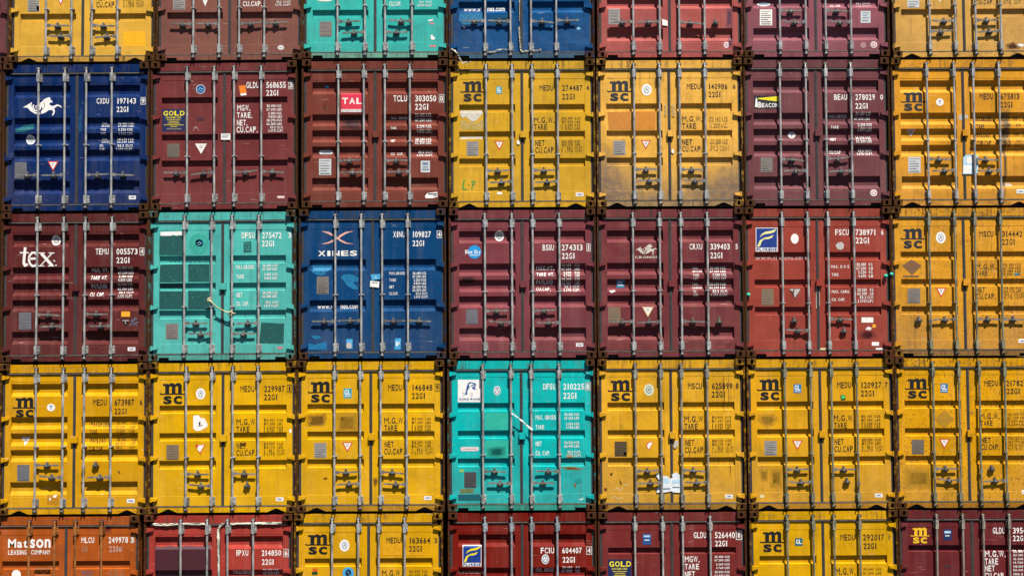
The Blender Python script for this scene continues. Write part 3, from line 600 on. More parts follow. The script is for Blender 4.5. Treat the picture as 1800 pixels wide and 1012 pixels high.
  ('chalk_mark', None, [('s',[(696,1329),(706,1370),(771,1370),(781,1328)],8,'whitef'),('s',[(722,1370),(740,1406),(758,1370)],8,'whitef')]),
  ('maker_sticker', None, [('p',[(2096,224),(2215,222),(2214,186),(2096,187)],'pinkw')])]),
 (2, 3, -3.467, 7.5408, -0.00083, 'B', (0.0937, 0.0215, 0.0147), 0.3, 0.3, ('R0', 'L1', 'R0', 'L1'), 'rect', 'red brown container with a red square emblem, numbered 303050', (0.61, 1.04, 1.385, 1.8), None, 0.0, True, None, 0.07,
 [('line_emblem', None, [('p',[(654,1922),(1020,1921),(1020,1651),(654,1652)],'tal'),('t','TAL',669,1004,1740,1844,'fb','white'),('p',[(654,1652),(1020,1651),(1020,1604),(654,1606)],'white'),('t','INTERNATIONAL',665,1010,1612,1644,'f','grey')]),
  ('owner_code', None, [('t','TCLU',1525,1751,1778,1881,'c','white')]),
  ('serial_number', None, [('t','303050',1885,2236,1776,1879,'c','white')]),
  ('size_code', None, [('t','22G1',1885,2112,1638,1739,'c','white')]),
  ('check_digit', None, [('s',[(2287,1891),(2365,1891),(2364,1761),(2287,1762),(2287,1899)],13,'greyw'),('t','0',2303,2349,1780,1873,'c','white')]),
  ('weight_wording', None, [('t','MAX. GROSS',1478,1751,1487,1528,'c','white')]),
  ('weight_wording', None, [('t','TARE',1478,1571,1316,1353,'c','white')]),
  ('weight_wording', None, [('t','NET',1478,1550,1104,1145,'c','white')]),
  ('weight_wording', None, [('t','CU  CAP.',1478,1684,889,930,'c','white')]),
  ('weight_figures', None, [('t','30.480 KGS.',1885,2163,1527,1578,'c','white'),('t','67.200 LBS.',1885,2163,1449,1501,'c','white'),('t','2.200 KGS.',1911,2163,1335,1386,'c','white'),('t','4.850 LBS.',1910,2163,1257,1309,'c','white'),('t','28.280 KGS.',1885,2162,1127,1174,'c','white'),('t','62.350 LBS.',1885,2162,1060,1112,'c','white'),('t','33.2 CU.M.',1931,2175,915,962,'c','white'),('t','1.172 CU.FT.',1910,2175,863,900,'c','white')]),
  ('data_plate', None, [('p',[(285,825),(489,824),(489,553),(286,554)],'platew'),('p',[(306,797),(464,797),(464,787),(306,787)],'plateln'),('p',[(306,755),(424,754),(424,745),(306,745)],'plateln'),('p',[(306,713),(464,712),(464,702),(306,703)],'plateln'),('p',[(306,670),(464,670),(465,660),(306,660)],'plateln'),('p',[(306,628),(424,627),(424,618),(306,618)],'plateln'),('p',[(306,586),(465,585),(465,575),(306,576)],'plateln')]),
  ('data_plate', None, [('p',[(1977,786),(2131,785),(2131,589),(1976,590)],'platew'),('p',[(2008,755),(2100,754),(2100,713),(2007,714)],'greyblue'),('p',[(2007,688),(2100,687),(2100,672),(2007,672)],'greyblue'),('p',[(1997,646),(2115,646),(2115,630),(1997,631)],'greyblue')]),
  ('sticker', None, [('e',316,941,39,34,'white'),('e',470,941,39,34,'white'),('p',[(316,975),(470,974),(470,907),(316,908)],'white'),('p',[(324,959),(478,959),(478,948),(324,949)],'stblue2'),('p',[(324,933),(470,933),(470,922),(324,923)],'stblue2')]),
  ('sticker', None, [('e',404,2043,36,23,'glblue')]),
  ('rust_stain', None, [('p',[(1185,1256),(1288,1271),(1298,1203),(1236,1183),(1198,1204)],'rustc')]),
  ('rust_stain', None, [('p',[(360,1719),(412,1736),(407,1640),(376,1659)],'rustc')]),
  ('paint_patch', None, [('p',[(670,1548),(966,1534),(979,1314),(670,1328)],'soot')]),
  ('scrape_mark', None, [('p',[(386,1705),(412,1710),(407,1648),(386,1653)],'whitef')]),
  ('torn_sticker','peeling white maker sticker',[('p',[(2084,243),(2251,263),(2258,183),(2174,158),(2058,158),(2048,197)],'white'),('p',[(2097,238),(2248,237),(2248,217),(2097,217)],'navy'),('p',[(2186,207),(2248,206),(2248,196),(2186,196)],'navy')])]),
 (2, 4, -1.019, 7.5308, -0.0012, 'A', (0.332, 0.1868, 0.0116), 0.35, 0.3, ('R0', 'L1', 'R0', 'L1'), 'tri', 'yellow container with a green scrawl low on its left door, numbered 274487', (0.626, 1.052, 1.388, 1.812), None, 0.0, True, None, 0.07,
 [('line_emblem', None, [('p',[(240,2116),(324,2115),(334,2103),(364,2127),(409,2127),(431,2103),(465,2127),(513,2126),(541,2092),(541,1955),(480,1955),(481,2068),(465,2079),(441,2068),(440,1955),(380,1955),(380,2069),(364,2079),(340,2062),(340,1956),(275,1956),(276,2081),(240,2081)],'black'),('s',[(195,1961),(219,1944),(275,1947),(396,1948),(517,1946),(573,1942),(597,1959)],18,'black'),('t','sc',247,544,1784,1918,'fb','black')]),
  ('owner_code', None, [('t','MEDU',1515,1742,1960,2053,'c','black')]),
  ('serial_number', None, [('t','274487',1892,2232,1957,2051,'c','black')]),
  ('size_code', None, [('t','22G1',1890,2107,1810,1906,'c','black')]),
  ('check_digit', None, [('t','4',2294,2340,1961,2045,'c','black')]),
  ('weight_wording', None, [('t','M.G.W.',1419,1764,1420,1513,'c','black')]),
  ('weight_wording', None, [('t','TARE',1418,1635,1306,1399,'c','black')]),
  ('weight_wording', None, [('t','NET',1437,1592,1034,1130,'c','black')]),
  ('weight_wording', None, [('t','CU.CAP.',1437,1771,917,1015,'c','black')]),
  ('weight_figures', None, [('t','30.480',1898,2068,1475,1516,'c','blackfade'),('t','67.200',1898,2068,1418,1459,'c','blackfade'),('t','2.280',1931,2067,1361,1402,'c','blackfade'),('t','5.030',1930,2067,1306,1348,'c','blackfade'),('t','28.200',1895,2065,1086,1127,'c','blackfade'),('t','62.170',1895,2065,1034,1076,'c','blackfade'),('t','33.2',1962,2064,977,1019,'c','blackfade'),('t','1.170',1928,2064,925,967,'c','blackfade'),('t','KGS',2099,2192,1474,1515,'c','blackfade'),('t','LBS',2099,2191,1417,1458,'c','blackfade'),('t','KGS',2098,2191,1360,1401,'c','blackfade'),('t','LBS',2098,2190,1305,1347,'c','blackfade'),('t','KGS',2096,2189,1085,1127,'c','blackfade'),('t','LBS',2096,2188,1033,1075,'c','blackfade'),('t','CU.MT',2095,2219,976,1018,'c','blackfade'),('t','CU.FT',2095,2218,925,966,'c','blackfade'),('t','|',1883,1893,1418,1517,'c','blackfade'),('t','|',1882,1892,1307,1403,'c','blackfade'),('t','|',1880,1890,1035,1128,'c','blackfade'),('t','|',1879,1889,926,1019,'c','blackfade')]),
  ('class_sticker', None, [('p',[(791,2031),(884,2031),(883,1911),(790,1912)],'glblue'),('t','GL',802,872,1947,2017,'fb','white'),('p',[(801,1936),(872,1935),(872,1928),(801,1928)],'white')]),
  ('data_plate', None, [('p',[(295,1118),(493,1117),(492,876),(294,877)],'plate'),('p',[(315,1093),(469,1092),(469,1084),(315,1085)],'plateln'),('p',[(315,1056),(430,1055),(430,1046),(315,1047)],'plateln'),('p',[(315,1018),(469,1017),(469,1009),(315,1009)],'plateln'),('p',[(314,981),(469,980),(469,971),(314,972)],'plateln'),('p',[(314,943),(429,942),(429,934),(314,934)],'plateln'),('p',[(314,905),(469,905),(469,896),(314,897)],'plateln')]),
  ('warning_triangle', None, [('p',[(758,1121),(918,1120),(837,965)],'red'),('p',[(782,1105),(894,1104),(837,996)],'white'),('p',[(816,1089),(860,1089),(860,1080),(815,1080)],'grey'),('p',[(822,1064),(854,1064),(854,1055),(822,1055)],'grey')]),
  ('maker_sticker', None, [('p',[(2105,253),(2233,253),(2233,191),(2105,191)],'white'),('t','CIMC',2120,2218,206,237,'fb','stblue')]),
  ('graffiti','green spray painted letters',[('s',[(254,477),(236,387),(231,322),(297,314)],23,'green')]),
  ('graffiti','green spray painted letters',[('s',[(318,391),(349,391)],15,'green')]),
  ('graffiti','green spray painted letters',[('s',[(380,308),(390,425),(370,450)],20,'green')]),
  ('graffiti','green spray painted letters',[('s',[(390,450),(432,448),(421,399),(390,381)],20,'green')]),
  ('torn_sticker','torn remains of a pale placard',[('p',[(189,1642),(580,1640),(559,1570),(503,1511),(451,1459),(374,1452),(322,1499),(266,1538),(245,1499),(189,1556)],'silver'),('p',[(188,1460),(271,1478),(309,1434),(386,1446),(451,1420),(515,1459),(593,1497),(592,1311),(476,1303),(347,1317),(193,1307)],'silver2'),('p',[(187,1199),(591,1202),(578,1160),(347,1167),(187,1157)],'silver')]),
  ('seal_sticker', None, [('e',1157,1093,26,36,'white')]),
  ('scrape_mark', None, [('p',[(793,260),(844,275),(895,244),(857,223),(800,234)],'white')])]),
 (2, 5, 1.4338, 7.5367, -0.00093, 'A', (0.4251, 0.2304, 0.0373), 0.35, 0.6, ('R0', 'L1', 'R0', 'L1'), 'tri', 'soot stained yellow container with an orange brown patch, numbered 140986', (0.626, 1.052, 1.388, 1.812), None, 0.0, True, (0.1758, 0.1154, 0.0535), 0.95,
 [('line_emblem', None, [('p',[(234,2106),(319,2106),(329,2094),(360,2117),(405,2117),(427,2093),(462,2117),(511,2117),(539,2083),(538,1947),(477,1948),(478,2059),(462,2069),(437,2059),(436,1948),(375,1948),(376,2060),(360,2070),(335,2053),(334,1948),(269,1949),(270,2072),(233,2072)],'blackb'),('s',[(188,1954),(212,1937),(269,1940),(391,1941),(513,1939),(570,1935),(595,1952)],18,'blackb'),('t','sc',240,541,1779,1911,'fb','blackb')]),
  ('owner_code', None, [('t','MEDU',1519,1746,1971,2064,'c','black')]),
  ('serial_number', None, [('t','140986',1883,2195,1969,2062,'c','black')]),
  ('size_code', None, [('t','22G1',1881,2085,1834,1928,'c','black')]),
  ('check_digit', None, [('t','6',2290,2331,1973,2056,'c','black')]),
  ('weight_wording', None, [('t','M.G.W.',1435,1770,1426,1519,'c','black')]),
  ('weight_wording', None, [('t','TARE',1434,1666,1306,1400,'c','black')]),
  ('weight_wording', None, [('t','NET',1431,1596,1037,1130,'c','black')]),
  ('weight_wording', None, [('t','CU.CAP.',1430,1759,923,1019,'c','black')]),
  ('weight_figures', None, [('t','|30.480 KGS',1883,2193,1418,1506,'c','blackfade2'),('t','|2.280 KGS',1882,2191,1315,1403,'c','blackfade2'),('t','|28.200 KGS',1889,2188,1045,1133,'c','blackfade2'),('t','|33.2 CU.MT',1888,2217,936,1024,'c','blackfade2')]),
  ('class_sticker', None, [('e',848,1964,83,99,'white'),('e',848,1964,48,61,'greyblue'),('e',848,1964,38,49,'white'),('s',[(831,1935),(848,1999),(864,1934)],11,'greyblue'),('s',[(825,1974),(871,1974)],8,'greyblue')]),
  ('data_plate', None, [('p',[(283,1113),(487,1112),(484,874),(281,875)],'plate'),('p',[(303,1089),(462,1088),(462,1079),(303,1080)],'plateln'),('p',[(303,1051),(421,1051),(421,1042),(303,1043)],'plateln'),('p',[(303,1014),(461,1014),(461,1005),(303,1006)],'plateln'),('p',[(302,977),(461,976),(461,968),(302,969)],'plateln'),('p',[(302,940),(420,939),(420,931),(302,931)],'plateln'),('p',[(302,903),(460,902),(460,894),(302,894)],'plateln')]),
  ('warning_triangle', None, [('p',[(744,1116),(909,1115),(825,963)],'red'),('p',[(769,1101),(884,1100),(825,993)],'white'),('p',[(803,1085),(849,1085),(849,1076),(803,1076)],'grey'),('p',[(809,1061),(842,1061),(842,1051),(809,1052)],'grey')]),
  ('paint_patch','orange brown repainted patch',[('p',[(190,1601),(571,1607),(589,1301),(213,1302)],'ochre')]),
  ('paint_patch','orange brown repainted patch',[('p',[(659,1612),(994,1610),(990,1299),(656,1300)],'ochre2')]),
  ('seal_sticker', None, [('p',[(1134,1726),(1186,1731),(1183,1521),(1137,1521)],'greyy'),('p',[(1258,1726),(1320,1725),(1317,1515),(1266,1515)],'greyy'),('e',1270,930,21,36,'white')])]),
 (2, 6, 3.8826, 7.5373, -0.00021, 'B', (0.0856, 0.0275, 0.0315), 0.2, 0.3, ('R0', 'L1', 'R0', 'L1'), 'rect', 'purple brown container with a black and yellow lighthouse emblem, numbered 278029', (0.605, 1.041, 1.369, 1.79), None, 0.0, True, None, 0.07,
 [('line_emblem', None, [('p',[(187,1859),(602,1857),(599,1641),(184,1643)],'nearblk'),('p',[(256,1817),(596,1849),(595,1758),(255,1801)],'yel'),('p',[(202,1666),(214,1799),(230,1832),(240,1799),(254,1666)],'white'),('t','B',259,306,1656,1754,'fb','white'),('t','EACON',313,589,1660,1733,'fb','white')]),
  ('owner_code', None, [('t','BEAU',1524,1741,1780,1876,'c','white')]),
  ('serial_number', None, [('t','278029',1880,2205,1778,1875,'c','white')]),
  ('size_code', None, [('t','22G1',1878,2089,1631,1727,'c','white')]),
  ('check_digit', None, [('t','0',2293,2339,1782,1868,'c','white')]),
  ('weight_wording', None, [('t','MAX.GROSS',1450,1741,1484,1536,'c','white')]),
  ('weight_wording', None, [('t','TARE',1459,1593,1300,1349,'c','white')]),
  ('weight_wording', None, [('t','NET',1451,1554,1101,1147,'c','white')]),
  ('weight_wording', None, [('t','CU.CAP',1440,1633,883,935,'c','white')]),
  ('weight_figures', None, [('t','30.480 KGS',1881,2133,1524,1576,'c','white'),('t','67.200 LBS',1869,2127,1451,1498,'c','white'),('t','2.210 KGS',1911,2145,1337,1386,'c','white'),('t','4.870 LBS',1910,2144,1259,1311,'c','white'),('t','28.270 KGS',1879,2131,1125,1171,'c','white'),('t','62.330 LBS',1878,2140,1062,1109,'c','white'),('t','33.2 CU.M.',1922,2153,917,964,'c','white'),('t','1.170 CU.FT.',1900,2168,860,902,'c','white')]),
  ('data_plate', None, [('p',[(286,824),(481,823),(478,577),(282,578)],'plateb'),('p',[(305,798),(457,798),(457,789),(305,790)],'plateln'),('p',[(304,760),(418,760),(418,751),(304,751)],'plateln'),('p',[(304,722),(456,721),(456,712),(304,713)],'plateln'),('p',[(303,683),(456,683),(456,674),(303,675)],'plateln'),('p',[(303,645),(416,645),(416,636),(303,636)],'plateln'),('p',[(302,607),(455,606),(455,597),(302,598)],'plateln')]),
  ('class_sticker', None, [('e',821,1202,64,52,'white'),('t','T',793,850,1176,1228,'fb','stblue')]),
  ('sticker', None, [('e',2156,224,57,57,'white'),('e',2156,224,41,41,'pink'),('s',[(2130,245),(2181,198)],15,'white'),('s',[(2129,199),(2182,250)],15,'white')]),
  ('scrape_mark', None, [('p',[(1239,99),(1290,104),(1300,68),(1249,63)],'white')])]),
 (2, 7, 6.3378, 7.5299, -0.00048, 'B', (0.3616, 0.1617, 0.0115), 0.5, 0.45, ('R0', 'L1', 'R0', 'L1'), 'tri', 'orange yellow container with a blue and white notice on the seam, numbered 675813', (0.6, 1.05, 1.37, 1.8), None, 0.0, True, (0.276, 0.1271, 0.0184), 0.15,
 [('line_emblem', None, [('p',[(234,1908),(320,1907),(330,1896),(361,1918),(406,1918),(429,1896),(464,1918),(513,1918),(541,1886),(539,1759),(477,1759),(479,1864),(463,1873),(438,1864),(436,1759),(375,1760),(377,1864),(360,1874),(336,1858),(334,1760),(268,1760),(270,1876),(233,1876)],'blackb'),('s',[(186,1765),(210,1749),(268,1752),(391,1753),(514,1751),(571,1748),(596,1763)],17,'blackb'),('t','sc',237,541,1601,1725,'fb','blackb')]),
  ('owner_code', None, [('t','MEDU',1503,1722,1788,1887,'c','black')]),
  ('serial_number', None, [('t','675813',1851,2161,1786,1885,'c','black')]),
  ('size_code', None, [('t','22G1',1848,2049,1652,1745,'c','black')]),
  ('weight_wording', None, [('t','MAXGROSS',1420,1714,1425,1497,'c','black')]),
  ('weight_wording', None, [('t','TARE',1438,1566,1290,1373,'c','black')]),
  ('weight_wording', None, [('t','PAYLOAD',1419,1677,1155,1228,'c','black')]),
  ('weight_wording', None, [('t','CUB.CAP',1432,1674,1013,1103,'c','black')]),
  ('weight_figures', None, [('t','30.480',1843,2008,1460,1506,'c','blackfade'),('t','KGS',2080,2152,1459,1505,'c','blackfade'),('t','2.220',1853,2005,1340,1387,'c','blackfade'),('t','KGS',2098,2175,1339,1386,'c','blackfade'),('t','28.260',1837,2002,1195,1242,'c','blackfade'),('t','KGS',2079,2156,1194,1241,'c','blackfade'),('t','33.2',1847,1999,1071,1117,'c','blackfade'),('t','CUM',2097,2182,1070,1116,'c','blackfade'),('t','1.170',1833,1997,998,1055,'c','blackfade'),('t','CU.FT',2069,2188,997,1054,'c','blackfade')]),
  ('warning_triangle', None, [('p',[(280,1301),(435,1300),(355,1176)],'pinkw'),('p',[(303,1288),(411,1288),(355,1201)],'greyw'),('p',[(335,1275),(379,1275),(378,1268),(335,1268)],'grey'),('p',[(341,1256),(372,1255),(372,1248),(341,1248)],'grey')]),
  ('data_plate', None, [('p',[(289,829),(492,828),(487,565),(284,565)],'platew'),('p',[(309,802),(467,801),(467,792),(308,793)],'plateln'),('p',[(308,761),(426,760),(426,751),(308,752)],'plateln'),('p',[(307,720),(466,719),(465,710),(307,710)],'plateln'),('p',[(306,679),(465,678),(465,669),(306,669)],'plateln'),('p',[(305,638),(423,637),(423,628),(305,628)],'plateln'),('p',[(305,596),(463,596),(463,586),(304,587)],'plateln')]),
  ('class_sticker', None, [('e',833,1745,64,62,'white'),('t','T',807,859,1719,1771,'fb','stblue')]),
  ('seal_sticker','blue and white notice across the door seam',[('p',[(1197,820),(1250,861),(1391,866),(1447,832),(1435,535),(1183,536)],'paleb2'),('p',[(1249,820),(1365,824),(1367,716),(1254,711)],'white'),('p',[(1192,691),(1336,677),(1322,548),(1194,546)],'white')]),
  ('torn_sticker', None, [('p',[(1143,1520),(1200,1541),(1290,1525),(1296,1462),(1245,1473),(1224,1442),(1146,1447)],'greyw')]),
  ('dirt_streak','dark run of dirt',[('p',[(1874,1154),(1926,1159),(1930,584),(1890,171),(1864,171),(1879,584)],'soot3')]),
  ('dirt_streak','dark run of dirt',[('p',[(1872,1595),(2000,1589),(2003,1050),(1859,1050)],'soot3')]),
  ('scrape_mark', None, [('p',[(1882,378),(1972,390),(2023,364),(2022,346),(1894,352)],'pinkw')]),
  ('maker_sticker', None, [('p',[(2077,279),(2214,278),(2212,211),(2076,212)],'white'),('t','CIMC',2092,2197,227,263,'fb','stblue')])]),
 (3, 0, -10.8733, 4.9987, -0.00257, 'B', (0.2575, 0.1211, 0.0035), 0.5, 0.4, ('R0', 'L1', 'R0', 'L1'), 'rect', 'yellow sliver of a container at the left photo edge, left of the dark maroon one', (0.605, 1.041, 1.369, 1.79), None, 0.0, True, None, 0.07,
 []),
 (3, 1, -8.4183, 5.0087, -0.00257, 'B', (0.0561, 0.0098, 0.0096), 0.2, 0.3, ('R0', 'L1', 'R0', 'L1'), 'rect', 'dark maroon container with three big white lower case letters, numbered 005573', (0.6, 1.04, 1.39, 1.83), None, 0.0, True, None, 0.07,
 [('line_emblem', None, [('s',[(377,1901),(361,1719),(357,1645),(376,1604),(422,1619)],44,'white'),('s',[(290,1813),(436,1812)],21,'white'),('s',[(447,1710),(577,1717),(572,1775),(540,1811),(493,1812),(452,1765),(440,1697),(459,1629),(501,1590),(548,1597),(583,1644)],34,'white'),('s',[(644,1800),(829,1595)],47,'white'),('s',[(821,1799),(636,1597)],18,'white'),('s',[(602,1806),(707,1805)],16,'white'),('s',[(769,1805),(863,1804)],16,'white'),('s',[(600,1592),(699,1591)],16,'white'),('s',[(761,1591),(865,1590)],16,'white'),('e',894,1600,13,13,'white'),('s',[(849,1684),(880,1663)],16,'white')]),
  ('owner_code', None, [('t','TEMU',1546,1760,1775,1875,'c','white')]),
  ('serial_number', None, [('t','005573',1890,2239,1773,1872,'c','white')]),
  ('size_code', None, [('t','22G1',1891,2115,1629,1726,'c','white')]),
  ('check_digit', None, [('s',[(2278,1881),(2346,1881),(2347,1760),(2279,1761),(2278,1886)],8,'white'),('t','4',2291,2333,1776,1865,'c','white')]),
  ('weight_wording', None, [('t','MAX. WT.',1471,1747,1481,1548,'c','white')]),
  ('weight_wording', None, [('t','TARE WT.',1464,1737,1355,1423,'c','white')]),
  ('weight_wording', None, [('t','PAYLOAD',1465,1723,1215,1288,'c','white')]),
  ('weight_wording', None, [('t','CU. CAP.',1454,1688,1079,1147,'c','white')]),
  ('weight_figures', None, [('t','30.480 KGS',1903,2158,1530,1572,'c','white'),('t','67.200 LBS',1903,2159,1452,1499,'c','white'),('t','2.180 KGS',1920,2149,1392,1428,'c','white'),('t','4.810 LBS',1920,2149,1326,1373,'c','white'),('t','28.300 KGS',1905,2150,1259,1300,'c','white'),('t','62.390 LBS',1901,2150,1181,1227,'c','white'),('t','33.2 CU.M',1922,2161,1126,1162,'c','white'),('t','1.170 CU.FT.',1917,2167,1055,1102,'c','white')]),
  ('class_sticker', None, [('e',871,2018,78,84,'white'),('e',871,2018,45,52,'maroondk'),('e',871,2018,36,42,'white'),('s',[(856,1993),(871,2048),(887,1993)],11,'maroondk'),('s',[(849,2027),(893,2027)],8,'maroondk')]),
  ('data_plate', None, [('p',[(286,825),(489,824),(492,540),(290,541)],'plateb2'),('p',[(307,796),(465,795),(465,785),(307,786)],'plateln'),('p',[(307,752),(425,751),(425,741),(307,741)],'plateln'),('p',[(308,707),(466,706),(466,696),(308,697)],'plateln'),('p',[(308,663),(467,662),(467,652),(309,653)],'plateln'),('p',[(309,619),(427,618),(427,608),(309,609)],'plateln'),('p',[(310,575),(468,574),(468,563),(310,565)],'plateln')]),
  ('sticker','plain orange sticker',[('p',[(1977,829),(2122,828),(2123,743),(1977,743)],'orangey')]),
  ('warning_triangle', None, [('p',[(1972,707),(2134,706),(2046,571)],'nearblk'),('s',[(1999,681),(2108,680)],16,'whitef'),('s',[(2051,681),(2048,623)],16,'whitef')]),
  ('torn_sticker', None, [('s',[(2114,581),(2211,737)],10,'greyblue'),('s',[(2134,670),(2243,711)],10,'greyblue'),('s',[(2160,599),(2264,658)],10,'greyblue'),('s',[(2154,695),(2239,591)],10,'greyblue')]),
  ('maker_sticker', None, [('p',[(2091,241),(2215,240),(2216,178),(2091,179)],'white'),('t','CIMC',2106,2200,194,225,'fb','stblue')])]),
 (3, 2, -5.9847, 5.0228, -0.00367, 'A', (0.0417, 0.2429, 0.2172), 0.3, 0.3, ('R0', 'L1', 'R1', 'L0'), 'rect', 'turquoise container with dark painted out rectangles and a rope, numbered 275472', (0.6, 1.05, 1.39, 1.83), None, 0.0, True, (0.0443, 0.171, 0.1437), 0.07,
 [('paint_patch','dark petrol painted out rectangles',[('p',[(171,2067),(583,2074),(584,1745),(167,1748)],'petrol')]),
  ('paint_patch','dark petrol painted out rectangles',[('p',[(184,1591),(580,1599),(571,1301),(175,1304)],'petrol')]),
  ('paint_patch','dark petrol painted out rectangles',[('p',[(648,1598),(997,1595),(998,1303),(649,1306)],'petrol')]),
  ('paint_patch','dark petrol painted out rectangles',[('p',[(171,1158),(587,1155),(589,853),(173,856)],'petrol')]),
  ('paint_patch','dark petrol painted out rectangles',[('p',[(650,1160),(999,1157),(1000,845),(651,847)],'petrol')]),
  ('paint_patch','dark petrol painted out rectangles',[('p',[(170,1278),(587,1275),(587,1197),(171,1200)],'petrol')]),
  ('paint_patch','dark petrol painted out rectangles',[('p',[(1859,625),(2239,601),(2229,269),(1828,277)],'petrol')]),
  ('torn_sticker', None, [('p',[(186,2135),(583,2143),(583,2069),(492,2080),(465,2065),(400,2086),(348,2066),(186,2072)],'white')]),
  ('chalk_mark', None, [('s',[(747,1509),(774,1378)],8,'petrol2'),('s',[(747,1509),(807,1521),(820,1482),(768,1456),(847,1390)],8,'petrol2'),('s',[(885,1508),(847,1377),(938,1371)],8,'petrol2')]),
  ('class_sticker', None, [('p',[(761,1953),(781,1994),(831,2010),(875,1989),(896,1939),(876,1894),(832,1884),(782,1906)],'stblue'),('s',[(792,1939),(831,1965),(870,1931)],13,'paleb'),('s',[(805,1913),(850,1921)],10,'paleb')]),
  ('faded_disc', None, [('e',818,1931,162,173,'tealm')]),
  ('owner_code', None, [('t','DFSU',1533,1747,2017,2116,'c','white')]),
  ('serial_number', None, [('t','275472',1872,2190,2014,2113,'c','white')]),
  ('size_code', None, [('t','22G1',1867,2076,1881,1978,'c','white')]),
  ('check_digit', None, [('t','3',2305,2352,2017,2106,'c','white')]),
  ('torn_sticker', None, [('p',[(1562,1952),(1692,1967),(1695,1789),(1565,1779)],'tealdk2'),('s',[(1580,1920),(1674,1930)],10,'tealm'),('s',[(1590,1884),(1632,1815)],10,'tealm'),('s',[(1658,1899),(1653,1805)],10,'tealm')]),
  ('web_lettering', None, [('t','www.dongfang.com',324,1007,1635,1671,'n','tealdk2')]),
  ('weight_wording', None, [('t','MAX.GROSS',1440,1737,1507,1575,'c','white')]),
  ('weight_wording', None, [('t','TARE',1441,1571,1351,1419,'c','white')]),
  ('weight_wording', None, [('t','NET',1447,1546,1044,1117,'c','white')]),
  ('weight_wording', None, [('t','CU. CAP.',1447,1655,898,971,'c','white')]),
  ('weight_figures', None, [('t','30.480 KGS',1878,2128,1541,1585,'c','white'),('t','67.200 LBS',1878,2118,1483,1528,'c','white'),('t','2.185 KGS',1904,2128,1395,1439,'c','white'),('t','4.820 LBS',1904,2118,1332,1379,'c','white'),('t','28.295 KGS',1879,2129,1092,1134,'c','white'),('t','62.380 LBS',1879,2118,1030,1077,'c','white'),('t','33.2 CU.M.',1926,2150,933,977,'c','white'),('t','1.173 CU.FT.',1905,2155,873,917,'c','white')]),
  ('data_plate', None, [('p',[(281,616),(486,614),(487,357),(282,359)],'plateb'),('p',[(301,590),(461,588),(461,579),(301,580)],'plateln'),('p',[(301,549),(421,549),(421,539),(302,540)],'plateln'),('p',[(302,509),(462,508),(462,499),(302,500)],'plateln'),('p',[(302,469),(462,468),(462,459),(302,460)],'plateln'),('p',[(302,429),(421,428),(421,419),(302,420)],'plateln'),('p',[(302,389),(462,388),(463,378),(302,380)],'plateln')]),
  ('maker_sticker', None, [('p',[(2120,223),(2218,222),(2218,186),(2120,186)],'pink')])]),
 (3, 3, -3.5012, 5.0407, -0.00231, 'C', (0.0015, 0.0277, 0.0851), 0.25, 0.3, ('L2', 'L2', 'R2', 'R2'), 'rect', 'blue container with a pale crossed swoosh emblem, numbered 109827', (0.61, 1.035, 1.38, 1.8), None, 0.0, False, None, 0.07,
 [('line_emblem', None, [('p',[(361,2120),(484,2106),(580,2058),(635,2013),(679,2057),(771,2104),(909,2119),(784,2078),(693,2023),(661,2000),(693,1974),(784,1926),(909,1902),(771,1908),(679,1948),(632,1990),(575,1948),(484,1912),(361,1902),(484,1938),(562,1974),(601,2003),(562,2027),(484,2074)],'salmon'),('t','XINES',314,961,1705,1793,'fb','white')]),
  ('owner_code', None, [('t','XINU',1559,1755,2009,2106,'c','white')]),
  ('serial_number', None, [('t','109827',1880,2183,2007,2104,'c','white')]),
  ('size_code', None, [('t','22G1',1880,2078,1861,1955,'c','white')]),
  ('check_digit', None, [('s',[(2288,2113),(2358,2112),(2358,1995),(2287,1995),(2288,2118)],8,'white'),('t','4',2300,2345,2011,2097,'c','white')]),
  ('weight_wording', None, [('t','MAX.GROSS',1493,1748,1388,1435,'c','white')]),
  ('weight_wording', None, [('t','TARE',1493,1602,1278,1325,'c','white')]),
  ('weight_wording', None, [('t','NET',1492,1571,1164,1211,'c','white')]),
  ('weight_wording', None, [('t','CU.CAP.',1492,1638,1054,1101,'c','white')]),
  ('weight_figures', None, [('t','30.480 KGS',1879,2103,1388,1432,'c','white'),('t','67.200 LBS',1878,2102,1336,1377,'c','white'),('t','2.200 KGS',1894,2102,1278,1320,'c','white'),('t','4.850 LBS',1894,2102,1223,1263,'c','white'),('t','28.280 KGS',1878,2102,1166,1205,'c','white'),('t','62.350 LBS',1878,2102,1111,1151,'c','white'),('t','33.2 CU.M.',1930,2128,1054,1096,'c','white'),('t','1.170 CU.FT.',1904,2138,999,1038,'c','white')]),
  ('web_lettering', None, [('t','www.xi',295,576,837,900,'n','white'),('t','nes.com',680,982,835,897,'n','white')]),
  ('data_plate', None, [('p',[(291,1365),(489,1363),(490,1077),(292,1078)],'plateb'),('p',[(311,1335),(466,1334),(466,1324),(311,1325)],'plateln'),('p',[(311,1307),(426,1307),(426,1296),(311,1297)],'plateln'),('p',[(311,1279),(466,1278),(466,1268),(311,1269)],'plateln'),('p',[(311,1251),(466,1250),(466,1240),(311,1241)],'plateln'),('p',[(311,1223),(426,1223),(426,1212),(311,1213)],'plateln'),('p',[(311,1195),(466,1194),(466,1184),(311,1185)],'plateln'),('p',[(311,1167),(466,1166),(466,1156),(311,1157)],'plateln'),('p',[(311,1139),(426,1139),(426,1128),(311,1129)],'plateln'),('p',[(311,1112),(466,1111),(466,1100),(311,1101)],'plateln')]),
  ('paint_patch','lighter blue repaired patches',[('p',[(210,1577),(536,1582),(536,1522),(510,1478),(450,1445),(419,1393),(328,1380),(211,1433),(231,1498),(190,1538)],'bluepat')]),
